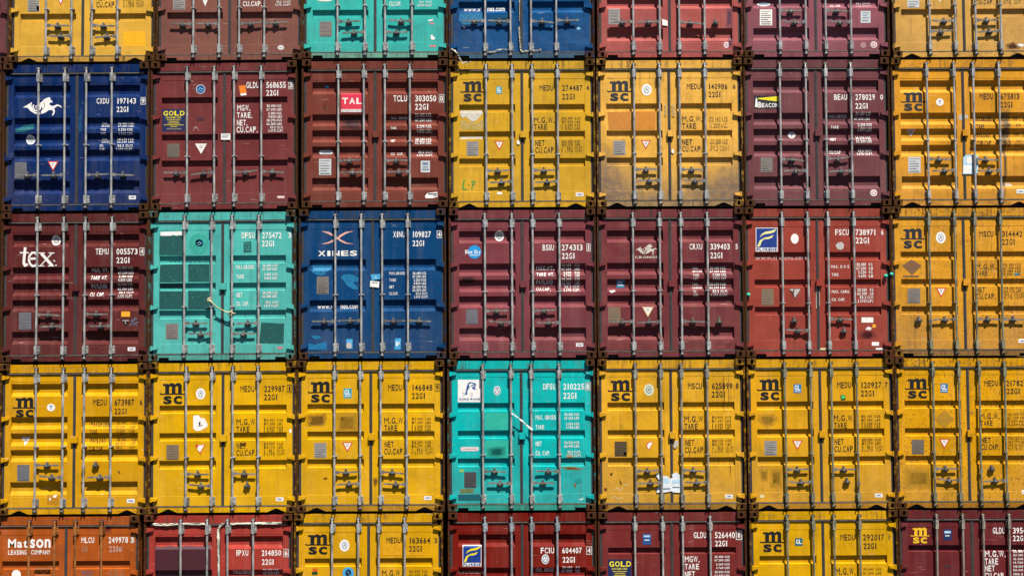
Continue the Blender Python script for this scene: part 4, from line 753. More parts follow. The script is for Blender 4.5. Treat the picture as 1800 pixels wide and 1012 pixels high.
  ('paint_patch','lighter blue repaired patches',[('p',[(685,1352),(732,1398),(888,1403),(979,1337),(966,1272),(888,1272),(971,1180),(971,1147),(888,1155),(797,1208),(745,1286)],'bluepat')]),
  ('paint_patch','lighter blue repaired patches',[('p',[(199,386),(316,396),(373,344),(290,323),(233,350)],'bluepat')]),
  ('paint_patch','lighter blue repaired patches',[('p',[(155,262),(264,248),(459,286),(459,161),(155,163)],'bluepat')]),
  ('seal_sticker','blue and white customs stickers at the seam',[('p',[(1185,1396),(1357,1405),(1357,1321),(1201,1296)],'glblue2'),('p',[(1227,1361),(1279,1379),(1305,1327),(1253,1317)],'paleb'),('p',[(1180,1291),(1331,1275),(1320,1176),(1175,1192)],'white'),('p',[(1201,1265),(1305,1264),(1305,1251),(1201,1252)],'greyblue')]),
  ('sticker', None, [('p',[(779,331),(883,335),(883,169),(784,180)],'glblue2'),('e',825,224,47,52,'greyw')]),
  ('sticker', None, [('p',[(1585,336),(1683,341),(1678,154),(1579,154)],'glblue2'),('p',[(1600,279),(1636,279),(1636,214),(1600,214)],'white'),('p',[(1647,278),(1662,278),(1662,237),(1647,237)],'white')])]),
 (3, 4, -1.0251, 5.041, -0.00133, 'B', (0.1008, 0.0236, 0.0283), 0.2, 0.3, ('R0', 'L1', 'R0', 'L1'), 'rect', 'maroon container with a round sky blue emblem, numbered 274313', (0.6, 1.045, 1.395, 1.835), None, 0.0, True, None, 0.07,
 [('line_emblem', None, [('e',429,1764,110,112,'sky'),('t','Blue Sky',273,529,1736,1801,'n','white'),('p',[(346,1715),(492,1714),(492,1704),(346,1704)],'white')]),
  ('owner_code', None, [('t','BSIU',1557,1745,1781,1881,'c','white')]),
  ('serial_number', None, [('t','274313',1875,2220,1779,1879,'c','white')]),
  ('size_code', None, [('t','22G1',1874,2094,1641,1738,'c','white')]),
  ('check_digit', None, [('s',[(2291,1888),(2348,1887),(2347,1767),(2290,1767),(2291,1893)],8,'white'),('t','1',2303,2335,1783,1872,'c','white')]),
  ('weight_wording', None, [('t','MAX.WT.',1451,1748,1457,1525,'c','white')]),
  ('weight_wording', None, [('t','TARE WT.',1455,1747,1350,1416,'c','white')]),
  ('weight_wording', None, [('t','PAYLOAD',1449,1725,1223,1296,'c','white')]),
  ('weight_wording', None, [('t','CU.CAP.',1448,1688,1116,1171,'c','white')]),
  ('weight_figures', None, [('t','30.480',1873,2030,1518,1560,'c','white'),('t','KGS',2092,2171,1517,1559,'c','white'),('t','67.200',1873,2029,1456,1500,'c','white'),('t','LBS',2092,2170,1455,1499,'c','white'),('t','2.150',1899,2029,1398,1435,'c','white'),('t','KGS',2091,2170,1397,1434,'c','white'),('t','4.740',1898,2028,1341,1385,'c','white'),('t','LBS',2091,2169,1340,1384,'c','white'),('t','28.330',1872,2028,1273,1320,'c','white'),('t','KGS',2091,2169,1272,1319,'c','white'),('t','62.460',1871,2027,1210,1257,'c','white'),('t','LBS',2090,2168,1209,1256,'c','white'),('t','33.2',1918,2027,1158,1194,'c','white'),('t','CU.M.',2058,2168,1157,1194,'c','white'),('t','1.170',1902,2027,1103,1145,'c','white'),('t','CU.FT.',2053,2173,1102,1144,'c','white')]),
  ('class_sticker', None, [('e',840,2031,81,86,'white'),('e',840,2031,47,54,'nearblk'),('e',840,2031,37,43,'white'),('s',[(824,2006),(841,2062),(856,2005)],11,'nearblk'),('s',[(818,2040),(863,2040)],8,'nearblk')]),
  ('data_plate', None, [('p',[(285,813),(478,812),(477,572),(284,573)],'plateb2'),('p',[(304,788),(455,787),(455,779),(304,779)],'plateln'),('p',[(304,751),(416,750),(416,742),(304,742)],'plateln'),('p',[(304,713),(454,713),(454,704),(304,705)],'plateln'),('p',[(304,676),(454,675),(454,667),(304,667)],'plateln'),('p',[(304,639),(415,638),(415,630),(304,630)],'plateln'),('p',[(304,601),(454,601),(454,592),(304,593)],'plateln')]),
  ('maker_sticker', None, [('p',[(2098,249),(2218,248),(2217,191),(2098,192)],'white'),('t','CIMC',2113,2202,207,233,'fb','stblue')]),
  ('soot_stain', None, [('p',[(172,1345),(381,1357),(459,1304),(407,1252),(185,1254)],'soot')])]),
 (3, 5, 1.4264, 5.0456, -0.00068, 'B', (0.0918, 0.0198, 0.0222), 0.3, 0.35, ('L2', 'L2', 'R2', 'R2h'), 'rect', 'maroon container with a silver seahorse emblem over a word and a green seal, numbered 339403', (0.6, 1.04, 1.39, 1.83), None, 0.6, True, None, 0.07,
 [('seahorse_emblem', None, [('p',[(648,1782),(692,1808),(735,1835),(728,1797),(741,1760),(767,1736),(807,1729),(813,1715),(764,1717),(721,1745),(692,1779)],'silver'),('p',[(808,1824),(833,1842),(848,1862),(870,1872),(896,1881),(906,1872),(910,1854),(927,1842),(924,1829),(901,1828),(895,1808),(927,1793),(974,1811),(1007,1795),(1014,1774),(992,1789),(973,1796),(941,1770),(950,1747),(944,1719),(926,1698),(920,1707),(934,1735),(924,1755),(890,1755),(861,1732),(825,1717),(815,1735),(832,1763),(823,1796)],'silver'),('s',[(797,1817),(803,1813),(807,1807),(811,1801),(813,1793),(814,1786),(813,1778),(811,1771),(807,1764),(802,1759),(796,1754),(789,1751),(782,1749),(775,1749),(768,1751),(761,1754),(755,1759),(751,1764),(747,1771),(745,1778),(744,1786),(745,1794),(747,1801),(751,1807)],14,'silver'),('s',[(793,1779),(790,1775),(786,1773),(782,1772),(777,1773),(773,1775),(771,1779),(769,1783),(769,1788),(771,1793),(774,1796),(778,1799),(782,1800),(786,1799)],7,'silver'),('s',[(843,1830),(855,1801),(840,1766)],4,'self')]),
  ('line_lettering', None, [('t','CRONOS',637,1033,1641,1680,'fb','silver')]),
  ('owner_code', None, [('t','CRXU',1542,1751,1784,1881,'c','white')]),
  ('serial_number', None, [('t','339403',1886,2210,1782,1879,'c','white')]),
  ('size_code', None, [('t','22G1',1885,2093,1636,1735,'c','white')]),
  ('check_digit', None, [('t','5',2304,2341,1786,1872,'c','white')]),
  ('weight_wording', None, [('t','MAX.',1598,1689,1460,1499,'c','white')]),
  ('weight_wording', None, [('t','GROSS',1589,1751,1410,1441,'c','white')]),
  ('weight_wording', None, [('t','TARE',1596,1693,1337,1376,'c','white')]),
  ('weight_wording', None, [('t','WGT.',1596,1687,1280,1316,'c','white')]),
  ('weight_wording', None, [('t','MAX.',1595,1691,1193,1235,'c','white')]),
  ('weight_wording', None, [('t','CARGO',1586,1748,1136,1172,'c','white')]),
  ('weight_wording', None, [('t','CU.',1598,1653,1066,1107,'c','white')]),
  ('weight_wording', None, [('t','CAP.',1598,1684,1006,1045,'c','white')]),
  ('weight_figures', None, [('t','30.480 KGS.',1882,2153,1458,1505,'c','white'),('t','67.200 LBS.',1881,2153,1406,1440,'c','white'),('t','2.250 KGS.',1922,2152,1335,1382,'c','white'),('t','4.960 LBS.',1916,2151,1278,1317,'c','white'),('t','28.230 KGS.',1873,2150,1189,1239,'c','white'),('t','62.240 LBS.',1873,2149,1137,1171,'c','white'),('t','33.2 CU.M.',1914,2169,1064,1111,'c','white'),('t','1.170 CU.FT.',1887,2168,1004,1043,'c','white')]),
  ('class_sticker', None, [('p',[(331,1288),(461,1288),(460,1157),(330,1158)],'gldk'),('t','GL',346,445,1189,1267,'fb','white')]),
  ('sticker', None, [('p',[(204,1106),(290,1119),(308,1098),(238,1070)],'white')]),
  ('data_plate', None, [('p',[(186,835),(387,834),(385,569),(184,570)],'platebr'),('p',[(206,808),(363,807),(362,798),(206,799)],'plateln'),('p',[(206,767),(322,766),(322,757),(206,757)],'plateln'),('p',[(205,725),(362,725),(362,715),(205,716)],'plateln'),('p',[(205,684),(361,683),(361,674),(205,674)],'plateln'),('p',[(205,643),(321,642),(321,632),(205,633)],'plateln'),('p',[(204,601),(361,600),(361,591),(204,592)],'plateln')]),
  ('warning_triangle', None, [('p',[(746,838),(936,837),(840,671)],'cream2'),('p',[(775,821),(908,821),(840,704)],'white'),('p',[(814,804),(868,804),(868,794),(814,794)],'grey'),('p',[(822,778),(860,777),(860,767),(822,768)],'grey')]),
  ('seal_sticker','bright green seal',[('p',[(1180,1256),(1280,1255),(1279,1185),(1180,1185)],'green2'),('p',[(1196,1242),(1264,1242),(1264,1221),(1196,1222)],'greenlt')])]),
 (3, 6, 3.8647, 5.0466, 0.00049, 'A', (0.1648, 0.0271, 0.0189), 0.35, 0.3, ('R0h', 'L1', 'R0', 'L1h'), 'rect', 'bright red container with a navy square emblem and yellow swooshes, numbered 738971', (0.626, 1.052, 1.388, 1.812), None, 0.0, True, None, 0.07,
 [('line_emblem', None, [('p',[(204,2144),(567,2143),(562,1745),(199,1746)],'white'),('p',[(214,2133),(557,2132),(552,1811),(210,1812)],'flblue'),('p',[(267,1977),(299,2037),(365,2077),(457,2090),(549,2124),(514,2071),(456,2050),(365,2037),(312,2019)],'cream'),('p',[(224,1833),(267,1931),(351,1979),(429,1992),(498,2024),(468,1976),(416,1955),(337,1950),(298,1913),(276,1844),(244,1823)],'cream'),('t','FLORENS',212,549,1756,1804,'fb','flblue')]),
  ('web_lettering', None, [('t','www.florens.com',200,1051,1616,1679,'n','whitef')]),
  ('sticker', None, [('e',849,1958,65,84,'white')]),
  ('sticker', None, [('p',[(1524,1844),(1564,1891),(1630,1901),(1665,1859),(1659,1799),(1614,1770),(1555,1786)],'greyw')]),
  ('owner_code', None, [('t','FSCU',1522,1747,2013,2110,'c','white')]),
  ('serial_number', None, [('t','738971',1862,2197,2012,2109,'c','white')]),
  ('size_code', None, [('t','22G1',1860,2090,1876,1975,'c','white')]),
  ('check_digit', None, [('t','6',2285,2322,2016,2103,'c','white')]),
  ('weight_wording', None, [('t','MAX. G O S',1445,1743,1467,1516,'c','white')]),
  ('weight_wording', None, [('t','TARE',1454,1563,1336,1383,'c','white')]),
  ('weight_wording', None, [('t','MAX. CARG',1449,1736,1054,1101,'c','white')]),
  ('weight_wording', None, [('t','CU. CAP.',1447,1671,924,971,'c','white')]),
  ('weight_figures', None, [('t','30.480',1866,2023,1502,1552,'c','white'),('t','KG',2072,2130,1502,1551,'c','white'),('t','67.200',1865,2022,1439,1486,'c','white'),('t','LB',2071,2139,1439,1486,'c','white'),('t','2.220',1893,2021,1374,1424,'c','white'),('t','KG',2070,2128,1374,1423,'c','white'),('t','4.690',1892,2019,1311,1358,'c','white'),('t','LB',2069,2137,1311,1358,'c','white'),('t','28.260',1872,2029,1084,1131,'c','white'),('t','KG',2081,2138,1084,1131,'c','white'),('t','62.310',1871,2028,1022,1069,'c','white'),('t','LB',2080,2137,1021,1068,'c','white'),('t','33.2',1907,2016,959,1006,'c','white'),('t','CU.M.',2037,2141,959,1006,'c','white'),('t','1.170',1879,2005,897,944,'c','white'),('t','CU.FT.',2020,2140,896,943,'c','white')]),
  ('data_plate', None, [('p',[(290,1129),(488,1129),(484,850),(286,851)],'platebr'),('p',[(309,1101),(464,1100),(464,1090),(309,1091)],'plateln'),('p',[(309,1057),(424,1057),(424,1047),(309,1047)],'plateln'),('p',[(308,1014),(463,1013),(463,1003),(308,1004)],'plateln'),('p',[(308,970),(462,970),(462,960),(308,960)],'plateln'),('p',[(307,927),(422,926),(422,916),(307,917)],'plateln'),('p',[(307,883),(461,883),(461,873),(306,873)],'plateln')]),
  ('warning_triangle','scraped off warning triangle',[('p',[(741,1130),(939,1130),(838,958)],'maroondk'),('p',[(746,1125),(822,1125),(798,1078)],'greyw'),('p',[(835,1125),(934,1125),(838,979),(818,1044)],'greyw')]),
  ('torn_sticker','strip of torn tape on the seam',[('p',[(1190,1171),(1248,1181),(1248,847),(1216,795),(1185,808)],'silver')]),
  ('sticker', None, [('p',[(1935,652),(2130,651),(2129,565),(1933,566)],'white')]),
  ('torn_sticker', None, [('p',[(1991,454),(2044,501),(2101,475),(2080,433),(2028,438)],'white'),('p',[(2113,537),(2170,537),(2169,480),(2112,480)],'orangey')]),
  ('soot_stain', None, [('e',2026,363,130,83,'maroondk2')]),
  ('maker_sticker', None, [('p',[(2097,246),(2217,245),(2216,183),(2096,184)],'white')]),
  ('scrape_mark', None, [('p',[(1227,150),(1341,150),(1340,114),(1226,114)],'cream2')]),
  ('scrape_mark', None, [('p',[(2163,147),(2277,147),(2277,115),(2162,116)],'white')])]),
 (3, 7, 6.2951, 5.0461, -2e-05, 'A', (0.3598, 0.1663, 0.0121), 0.85, 0.5, ('L2h', 'L2', 'R2', 'R2'), 'rect', 'ochre rust speckled container with a grey diamond placard, numbered 314442', (0.626, 1.052, 1.388, 1.812), 'olive', 0.0, True, (0.1311, 0.0692, 0.0198), 0.3,
 [('line_emblem', None, [('p',[(225,2110),(311,2110),(321,2098),(352,2121),(397,2121),(418,2098),(454,2121),(503,2121),(530,2087),(528,1955),(467,1956),(469,2065),(453,2075),(428,2065),(426,1956),(365,1956),(367,2065),(351,2075),(326,2059),(324,1956),(259,1956),(261,2077),(224,2077)],'blackb'),('s',[(177,1962),(202,1945),(259,1948),(381,1949),(503,1947),(560,1944),(585,1960)],18,'blackb'),('t','sc',228,530,1791,1920,'fb','blackb')]),
  ('owner_code', None, [('t','MSCU',1490,1720,1977,2074,'c','blackw')]),
  ('serial_number', None, [('t','314442',1862,2199,1976,2073,'c','blackw')]),
  ('size_code', None, [('t','22G1',1859,2078,1842,1939,'c','blackw')]),
  ('weight_wording', None, [('t','M.G.W.',1421,1760,1441,1530,'c','blackw')]),
  ('weight_wording', None, [('t','TARE',1424,1607,1332,1415,'c','blackw')]),
  ('weight_wording', None, [('t','NET',1418,1559,1055,1144,'c','blackw')]),
  ('weight_wording', None, [('t','CU.CAP.',1416,1734,945,1039,'c','blackw')]),
  ('weight_figures', None, [('t','|30.480 KGS',1866,2163,1492,1534,'c','blackfade'),('t','|67.200 LBS',1864,2162,1439,1481,'c','blackfade'),('t','|2.280 KGS',1863,2161,1387,1429,'c','blackfade'),('t','|5.030 LBS',1862,2159,1335,1377,'c','blackfade'),('t','|28.200 KGS',1872,2159,1111,1152,'c','blackfade'),('t','|62.170 LBS',1871,2158,1058,1100,'c','blackfade'),('t','|33.2 CU.MT',1870,2204,1006,1048,'c','blackfade'),('t','|1.170 CU.FT',1869,2203,954,996,'c','blackfade')]),
  ('hazard_placard','faded grey diamond placard',[('p',[(190,1504),(353,1608),(518,1503),(359,1347)],'greybr')]),
  ('scrape_mark', None, [('p',[(207,1342),(468,1341),(468,1310),(207,1311)],'greybr')]),
  ('class_sticker', None, [('e',844,1967,81,97,'white'),('e',844,1967,47,60,'greyblue'),('e',844,1967,37,48,'white'),('s',[(827,1938),(844,2001),(859,1938)],11,'greyblue'),('s',[(821,1977),(867,1977)],8,'greyblue')]),
  ('data_plate', None, [('p',[(279,1125),(485,1124),(480,879),(274,880)],'plateb'),('p',[(299,1100),(460,1100),(459,1091),(299,1091)],'plateln'),('p',[(298,1062),(418,1061),(418,1053),(298,1053)],'plateln'),('p',[(297,1024),(458,1023),(458,1014),(297,1015)],'plateln'),('p',[(297,986),(457,985),(457,976),(297,977)],'plateln'),('p',[(296,947),(415,947),(415,938),(296,938)],'plateln'),('p',[(295,909),(456,908),(456,900),(295,900)],'plateln')]),
  ('warning_triangle', None, [('p',[(748,1134),(921,1133),(831,974)],'red'),('p',[(774,1118),(894,1117),(832,1006)],'white'),('p',[(810,1102),(858,1102),(858,1092),(810,1092)],'grey'),('p',[(816,1076),(851,1076),(850,1067),(816,1067)],'grey')]),
  ('sticker', None, [('p',[(2040,1366),(2129,1376),(2138,1345),(2060,1335)],'glblue')]),
  ('maker_sticker', None, [('p',[(2092,282),(2215,282),(2213,219),(2091,220)],'white'),('t','CIMC',2107,2198,235,266,'fb','stblue')])]),
 (4, 0, -10.863, 2.5047, -0.00279, 'E', (0.2575, 0.1211, 0.0035), 0.5, 0.4, ('R0', 'L1', 'R0', 'L1'), 'rect', 'yellow sliver at the left photo edge, left of the deep yellow container numbered 673987', (0.605, 1.041, 1.369, 1.79), None, 0.0, True, None, 0.07,
 []),
 (4, 1, -8.408, 2.5147, -0.00279, 'E', (0.3365, 0.1662, 0.0015), 0.2, 0.25, ('R0', 'L1', 'R0h', 'L1'), 'tri', 'deep yellow container with five ribs and a small blue T disc, numbered 673987', (0.6, 1.045, 1.395, 1.835), None, 0.0, True, None, 0.07,
 [('line_emblem', None, [('p',[(244,1908),(326,1907),(336,1896),(365,1918),(408,1918),(429,1895),(462,1917),(509,1917),(536,1885),(538,1755),(479,1756),(478,1862),(463,1872),(439,1863),(441,1756),(382,1757),(381,1863),(365,1873),(342,1857),(343,1757),(281,1757),(280,1875),(245,1875)],'black'),('s',[(203,1763),(227,1746),(281,1749),(398,1750),(515,1748),(569,1744),(592,1760)],18,'black'),('t','sc',255,543,1595,1721,'fb','black')]),
  ('owner_code', None, [('t','MEDU',1524,1747,1780,1881,'c','black')]),
  ('serial_number', None, [('t','673987',1877,2198,1777,1878,'c','black')]),
  ('size_code', None, [('t','22G1',1878,2085,1636,1729,'c','black')]),
  ('check_digit', None, [('t','6',2292,2338,1781,1871,'c','black')]),
  ('weight_wording', None, [('t','MAXGROSS',1471,1776,1427,1514,'c','black')]),
  ('weight_wording', None, [('t','TARE',1467,1591,1298,1381,'c','black')]),
  ('weight_wording', None, [('t','PAYLOAD',1468,1716,1159,1241,'c','black')]),
  ('weight_wording', None, [('t','CUB.CAP.',1459,1702,1030,1107,'c','black')]),
  ('weight_figures', None, [('t','30.480',1906,2051,1471,1512,'c','blackfade'),('t','KGS',2139,2227,1469,1511,'c','blackfade'),('t','67.200',1891,2041,1406,1445,'c','blackfade'),('t','LBS',2134,2217,1405,1444,'c','blackfade'),('t','2.220',1917,2041,1342,1383,'c','blackfade'),('t','KGS',2124,2212,1340,1382,'c','blackfade'),('t','4.890',1918,2042,1277,1316,'c','blackfade'),('t','LBS',2125,2213,1276,1315,'c','blackfade'),('t','28.260',1903,2053,1197,1244,'c','blackfade'),('t','KGS',2141,2229,1196,1242,'c','blackfade'),('t','62.310',1893,2043,1138,1179,'c','blackfade'),('t','LBS',2136,2219,1137,1178,'c','blackfade'),('t','33.2',1909,2005,1074,1115,'c','blackfade'),('t','CUM',2126,2214,1072,1114,'c','blackfade'),('t','1.170',1894,2018,1004,1048,'c','blackfade'),('t','CU.FT',2106,2220,1003,1047,'c','blackfade')]),
  ('class_sticker', None, [('e',831,1752,67,62,'white'),('t','T',799,862,1721,1783,'fb','stblue')]),
  ('warning_triangle', None, [('p',[(321,1271),(481,1270),(403,1131)],'pinkw'),('p',[(345,1257),(457,1256),(402,1159)],'greyw'),('p',[(379,1242),(424,1242),(424,1234),(379,1234)],'grey'),('p',[(386,1220),(418,1220),(418,1212),(386,1212)],'grey')]),
  ('data_plate', None, [('p',[(285,818),(487,817),(490,549),(288,551)],'plateb2'),('p',[(305,790),(463,789),(463,780),(306,781)],'plateln'),('p',[(306,749),(423,748),(423,738),(306,739)],'plateln'),('p',[(306,707),(464,706),(464,696),(307,697)],'plateln'),('p',[(307,665),(464,664),(464,655),(307,656)],'plateln'),('p',[(307,624),(424,623),(424,613),(308,614)],'plateln'),('p',[(308,582),(465,581),(465,571),(308,572)],'plateln')]),
  ('torn_sticker', None, [('p',[(784,332),(978,343),(972,176),(786,178)],'ochre3'),('p',[(875,305),(939,330),(934,292),(888,280)],'white'),('p',[(816,267),(847,280),(842,234),(821,234)],'white')]),
  ('seal_sticker', None, [('p',[(1167,1275),(1229,1280),(1230,1190),(1184,1182)],'white'),('p',[(1229,1275),(1281,1269),(1277,1187),(1230,1182)],'orangey')]),
  ('scrape_mark', None, [('p',[(1938,709),(1959,709),(1980,672),(1964,662)],'nearblk')]),
  ('maker_sticker', None, [('p',[(2092,251),(2221,250),(2221,183),(2092,184)],'white'),('t','CIMC',2107,2205,199,235,'fb','stblue')])]),
 (4, 2, -5.9612, 2.5296, -0.00404, 'D', (0.3765, 0.2036, 0.0015), 0.3, 0.25, ('R0', 'L1', 'R0', 'L1h'), 'tri', 'yellow container with a torn white sticker above its warning triangle, numbered 229987', (0.626, 1.052, 1.388, 1.812), None, 0.0, True, None, 0.07,
 [('line_emblem', None, [('p',[(227,2120),(314,2119),(324,2107),(355,2131),(401,2131),(424,2107),(459,2131),(509,2130),(538,2096),(538,1958),(476,1959),(476,2072),(459,2083),(434,2072),(435,1959),(372,1959),(372,2073),(356,2083),(331,2066),(331,1959),(264,1960),(264,2085),(227,2085)],'black'),('s',[(181,1965),(206,1948),(265,1951),(389,1952),(514,1950),(572,1946),(597,1963)],19,'black'),('t','sc',236,543,1787,1921,'fb','black')]),
  ('owner_code', None, [('t','MEDU',1505,1733,1975,2076,'c','black')]),
  ('serial_number', None, [('t','229987',1899,2234,1973,2073,'c','black')]),
  ('size_code', None, [('t','22G1',1894,2119,1838,1934,'c','black')]),
  ('check_digit', None, [('s',[(2278,2083),(2351,2082),(2350,1961),(2278,1961),(2278,2088)],8,'black'),('t','1',2291,2338,1976,2067,'c','black')]),
  ('weight_wording', None, [('t','M.G.W.',1440,1782,1435,1533,'c','black')]),
  ('weight_wording', None, [('t','TARE',1440,1655,1316,1409,'c','black')]),
  ('weight_wording', None, [('t','NET',1445,1595,1049,1144,'c','black')]),
  ('weight_wording', None, [('t','CU.CAP.',1440,1768,930,1028,'c','black')]),
  ('weight_figures', None, [('t','30.400',1906,2072,1490,1531,'c','blackfade'),('t','KGS',2114,2207,1489,1530,'c','blackfade'),('t','|',1896,1909,1488,1534,'c','blackfade'),('t','67.200',1906,2072,1433,1474,'c','blackfade'),('t','LBS',2113,2207,1432,1473,'c','blackfade'),('t','|',1896,1909,1431,1477,'c','blackfade'),('t','2.200',1940,2072,1371,1412,'c','blackfade'),('t','KGS',2113,2207,1370,1411,'c','blackfade'),('t','|',1896,1909,1369,1415,'c','blackfade'),('t','5.030',1940,2072,1319,1363,'c','blackfade'),('t','LBS',2113,2207,1319,1362,'c','blackfade'),('t','|',1896,1909,1317,1366,'c','blackfade'),('t','28.200',1906,2072,1108,1149,'c','blackfade'),('t','KGS',2113,2206,1107,1148,'c','blackfade'),('t','|',1895,1908,1106,1152,'c','blackfade'),('t','62.170',1906,2071,1049,1093,'c','blackfade'),('t','LBS',2113,2206,1048,1092,'c','blackfade'),('t','|',1895,1908,1047,1096,'c','blackfade'),('t','33.2',1973,2071,989,1033,'c','blackfade'),('t','CU.MT',2113,2237,989,1032,'c','blackfade'),('t','|',1895,1908,987,1036,'c','blackfade'),('t','1.170',1939,2071,935,979,'c','blackfade'),('t','CU.FT',2113,2237,935,978,'c','blackfade'),('t','|',1895,1908,933,982,'c','blackfade')]),
  ('maker_sticker', None, [('p',[(2091,249),(2215,248),(2215,186),(2091,187)],'white'),('t','CIMC',2106,2199,202,233,'fb','stblue')]),
  ('class_sticker', None, [('e',849,1951,78,93,'white'),('e',849,1951,45,58,'greyblue'),('e',849,1951,36,47,'white'),('s',[(834,1923),(849,1983),(865,1923)],11,'greyblue'),('s',[(827,1960),(871,1960)],8,'greyblue')]),
  ('data_plate', None, [('p',[(288,1119),(495,1118),(496,873),(289,875)],'platebr'),('p',[(309,1094),(470,1093),(470,1084),(309,1085)],'plateln'),('p',[(309,1056),(429,1055),(429,1046),(309,1047)],'plateln'),('p',[(309,1018),(471,1017),(471,1008),(309,1009)],'plateln'),('p',[(309,980),(471,978),(471,970),(309,971)],'plateln'),('p',[(310,942),(430,941),(430,932),(310,933)],'plateln'),('p',[(310,903),(471,902),(471,893),(310,895)],'plateln')]),
  ('torn_sticker','torn white sticker',[('p',[(729,1593),(817,1602),(848,1553),(908,1553),(968,1449),(957,1405),(844,1347),(779,1340),(730,1381)],'white'),('p',[(817,1478),(848,1501),(848,1437),(830,1424)],'nearblk'),('s',[(812,1417),(890,1437)],10,'grey')]),
  ('warning_triangle','half torn warning triangle',[('p',[(762,1113),(932,1122),(845,953)],'red'),('p',[(819,1107),(912,1112),(845,994),(793,1046)],'white')]),
  ('scrape_mark', None, [('p',[(2307,1353),(2341,1363),(2351,1306),(2315,1291)],'white')]),
  ('rust_stain', None, [('p',[(1507,1122),(1595,1142),(1606,1096),(1523,1086)],'rustc')])]),
 (4, 3, -3.5312, 2.5462, -0.00096, 'D', (0.3693, 0.1985, 0.0024), 0.4, 0.25, ('R0', 'L1', 'R0', 'L1'), 'tri', 'yellow container with a light blue square sticker and smudged left door, numbered 146848', (0.626, 1.052, 1.388, 1.812), None, 0.0, True, (0.2282, 0.1154, 0.0065), 0.07,
 [('line_emblem', None, [('p',[(227,2120),(314,2119),(324,2107),(355,2131),(401,2131),(424,2107),(459,2131),(509,2130),(538,2096),(538,1958),(476,1959),(476,2072),(459,2083),(434,2072),(435,1959),(372,1959),(372,2073),(356,2083),(331,2066),(331,1959),(264,1960),(264,2085),(227,2085)],'black'),('s',[(181,1965),(206,1948),(265,1951),(389,1952),(514,1950),(572,1946),(597,1963)],19,'black'),('t','sc',236,543,1787,1921,'fb','black')]),
  ('owner_code', None, [('t','MEDU',1505,1733,1975,2076,'c','black')]),
  ('serial_number', None, [('t','146848',1899,2234,1973,2073,'c','black')]),
  ('size_code', None, [('t','22G1',1894,2119,1838,1934,'c','black')]),
  ('check_digit', None, [('s',[(2278,2083),(2351,2082),(2350,1961),(2278,1961),(2278,2088)],8,'black'),('t','9',2291,2338,1976,2067,'c','black')]),
  ('weight_wording', None, [('t','M.G.W.',1440,1782,1435,1533,'c','black')]),
  ('weight_wording', None, [('t','TARE',1440,1655,1316,1409,'c','black')]),
  ('weight_wording', None, [('t','NET',1445,1595,1049,1144,'c','black')]),
  ('weight_wording', None, [('t','CU.CAP.',1440,1768,930,1028,'c','black')]),
  ('weight_figures', None, [('t','30.400',1906,2072,1490,1531,'c','blackfade'),('t','KGS',2114,2207,1489,1530,'c','blackfade'),('t','|',1896,1909,1488,1534,'c','blackfade'),('t','67.200',1906,2072,1433,1474,'c','blackfade'),('t','LBS',2113,2207,1432,1473,'c','blackfade'),('t','|',1896,1909,1431,1477,'c','blackfade'),('t','2.200',1940,2072,1371,1412,'c','blackfade'),('t','KGS',2113,2207,1370,1411,'c','blackfade'),('t','|',1896,1909,1369,1415,'c','blackfade'),('t','5.030',1940,2072,1319,1363,'c','blackfade'),('t','LBS',2113,2207,1319,1362,'c','blackfade'),('t','|',1896,1909,1317,1366,'c','blackfade'),('t','28.200',1906,2072,1108,1149,'c','blackfade'),('t','KGS',2113,2206,1107,1148,'c','blackfade'),('t','|',1895,1908,1106,1152,'c','blackfade'),('t','62.170',1906,2071,1049,1093,'c','blackfade'),('t','LBS',2113,2206,1048,1092,'c','blackfade'),('t','|',1895,1908,1047,1096,'c','blackfade'),('t','33.2',1973,2071,989,1033,'c','blackfade'),('t','CU.MT',2113,2237,989,1032,'c','blackfade'),('t','|',1895,1908,987,1036,'c','blackfade'),('t','1.170',1939,2071,935,979,'c','blackfade'),('t','CU.FT',2113,2237,935,978,'c','blackfade'),('t','|',1895,1908,933,982,'c','blackfade')]),
  ('data_plate', None, [('p',[(287,1124),(489,1123),(490,879),(288,880)],'plate'),('p',[(308,1099),(465,1099),(465,1090),(308,1091)],'plateln'),('p',[(308,1061),(425,1061),(425,1052),(308,1052)],'plateln'),('p',[(308,1023),(465,1022),(465,1013),(308,1014)],'plateln'),('p',[(308,985),(465,984),(465,975),(308,976)],'plateln'),('p',[(308,947),(425,946),(425,937),(308,938)],'plateln'),('p',[(308,909),(466,908),(466,899),(308,900)],'plateln')]),
  ('warning_triangle', None, [('p',[(741,1135),(927,1134),(834,970)],'red'),('p',[(769,1118),(899,1118),(834,1003)],'white'),('p',[(808,1102),(860,1101),(860,1092),(808,1092)],'grey'),('p',[(815,1075),(852,1075),(852,1065),(815,1065)],'grey')]),
  ('maker_sticker', None, [('p',[(2091,249),(2215,248),(2215,186),(2091,187)],'white'),('t','CIMC',2106,2199,202,233,'fb','stblue')]),
  ('class_sticker', None, [('p',[(768,2015),(903,2015),(903,1857),(768,1858)],'glblue'),('t','GL',784,886,1905,1996,'fb','white'),('p',[(784,1889),(887,1888),(887,1879),(784,1880)],'white')]),
  ('soot_stain','smudged adhesive marks',[('p',[(183,1571),(468,1596),(481,1518),(442,1415),(196,1411)],'soot4')]),
  ('soot_stain','smudged adhesive marks',[('p',[(196,1473),(455,1487),(429,1425),(196,1416)],'greyy')]),
  ('soot_stain','smudged adhesive marks',[('p',[(652,1605),(999,1603),(994,1299),(652,1306)],'ochre4')]),
  ('rust_stain', None, [('p',[(431,550),(493,565),(504,534),(457,524)],'rustc')]),
  ('rust_stain', None, [('p',[(1253,548),(1326,556),(1336,484),(1290,402),(1264,458)],'soot4')])]),
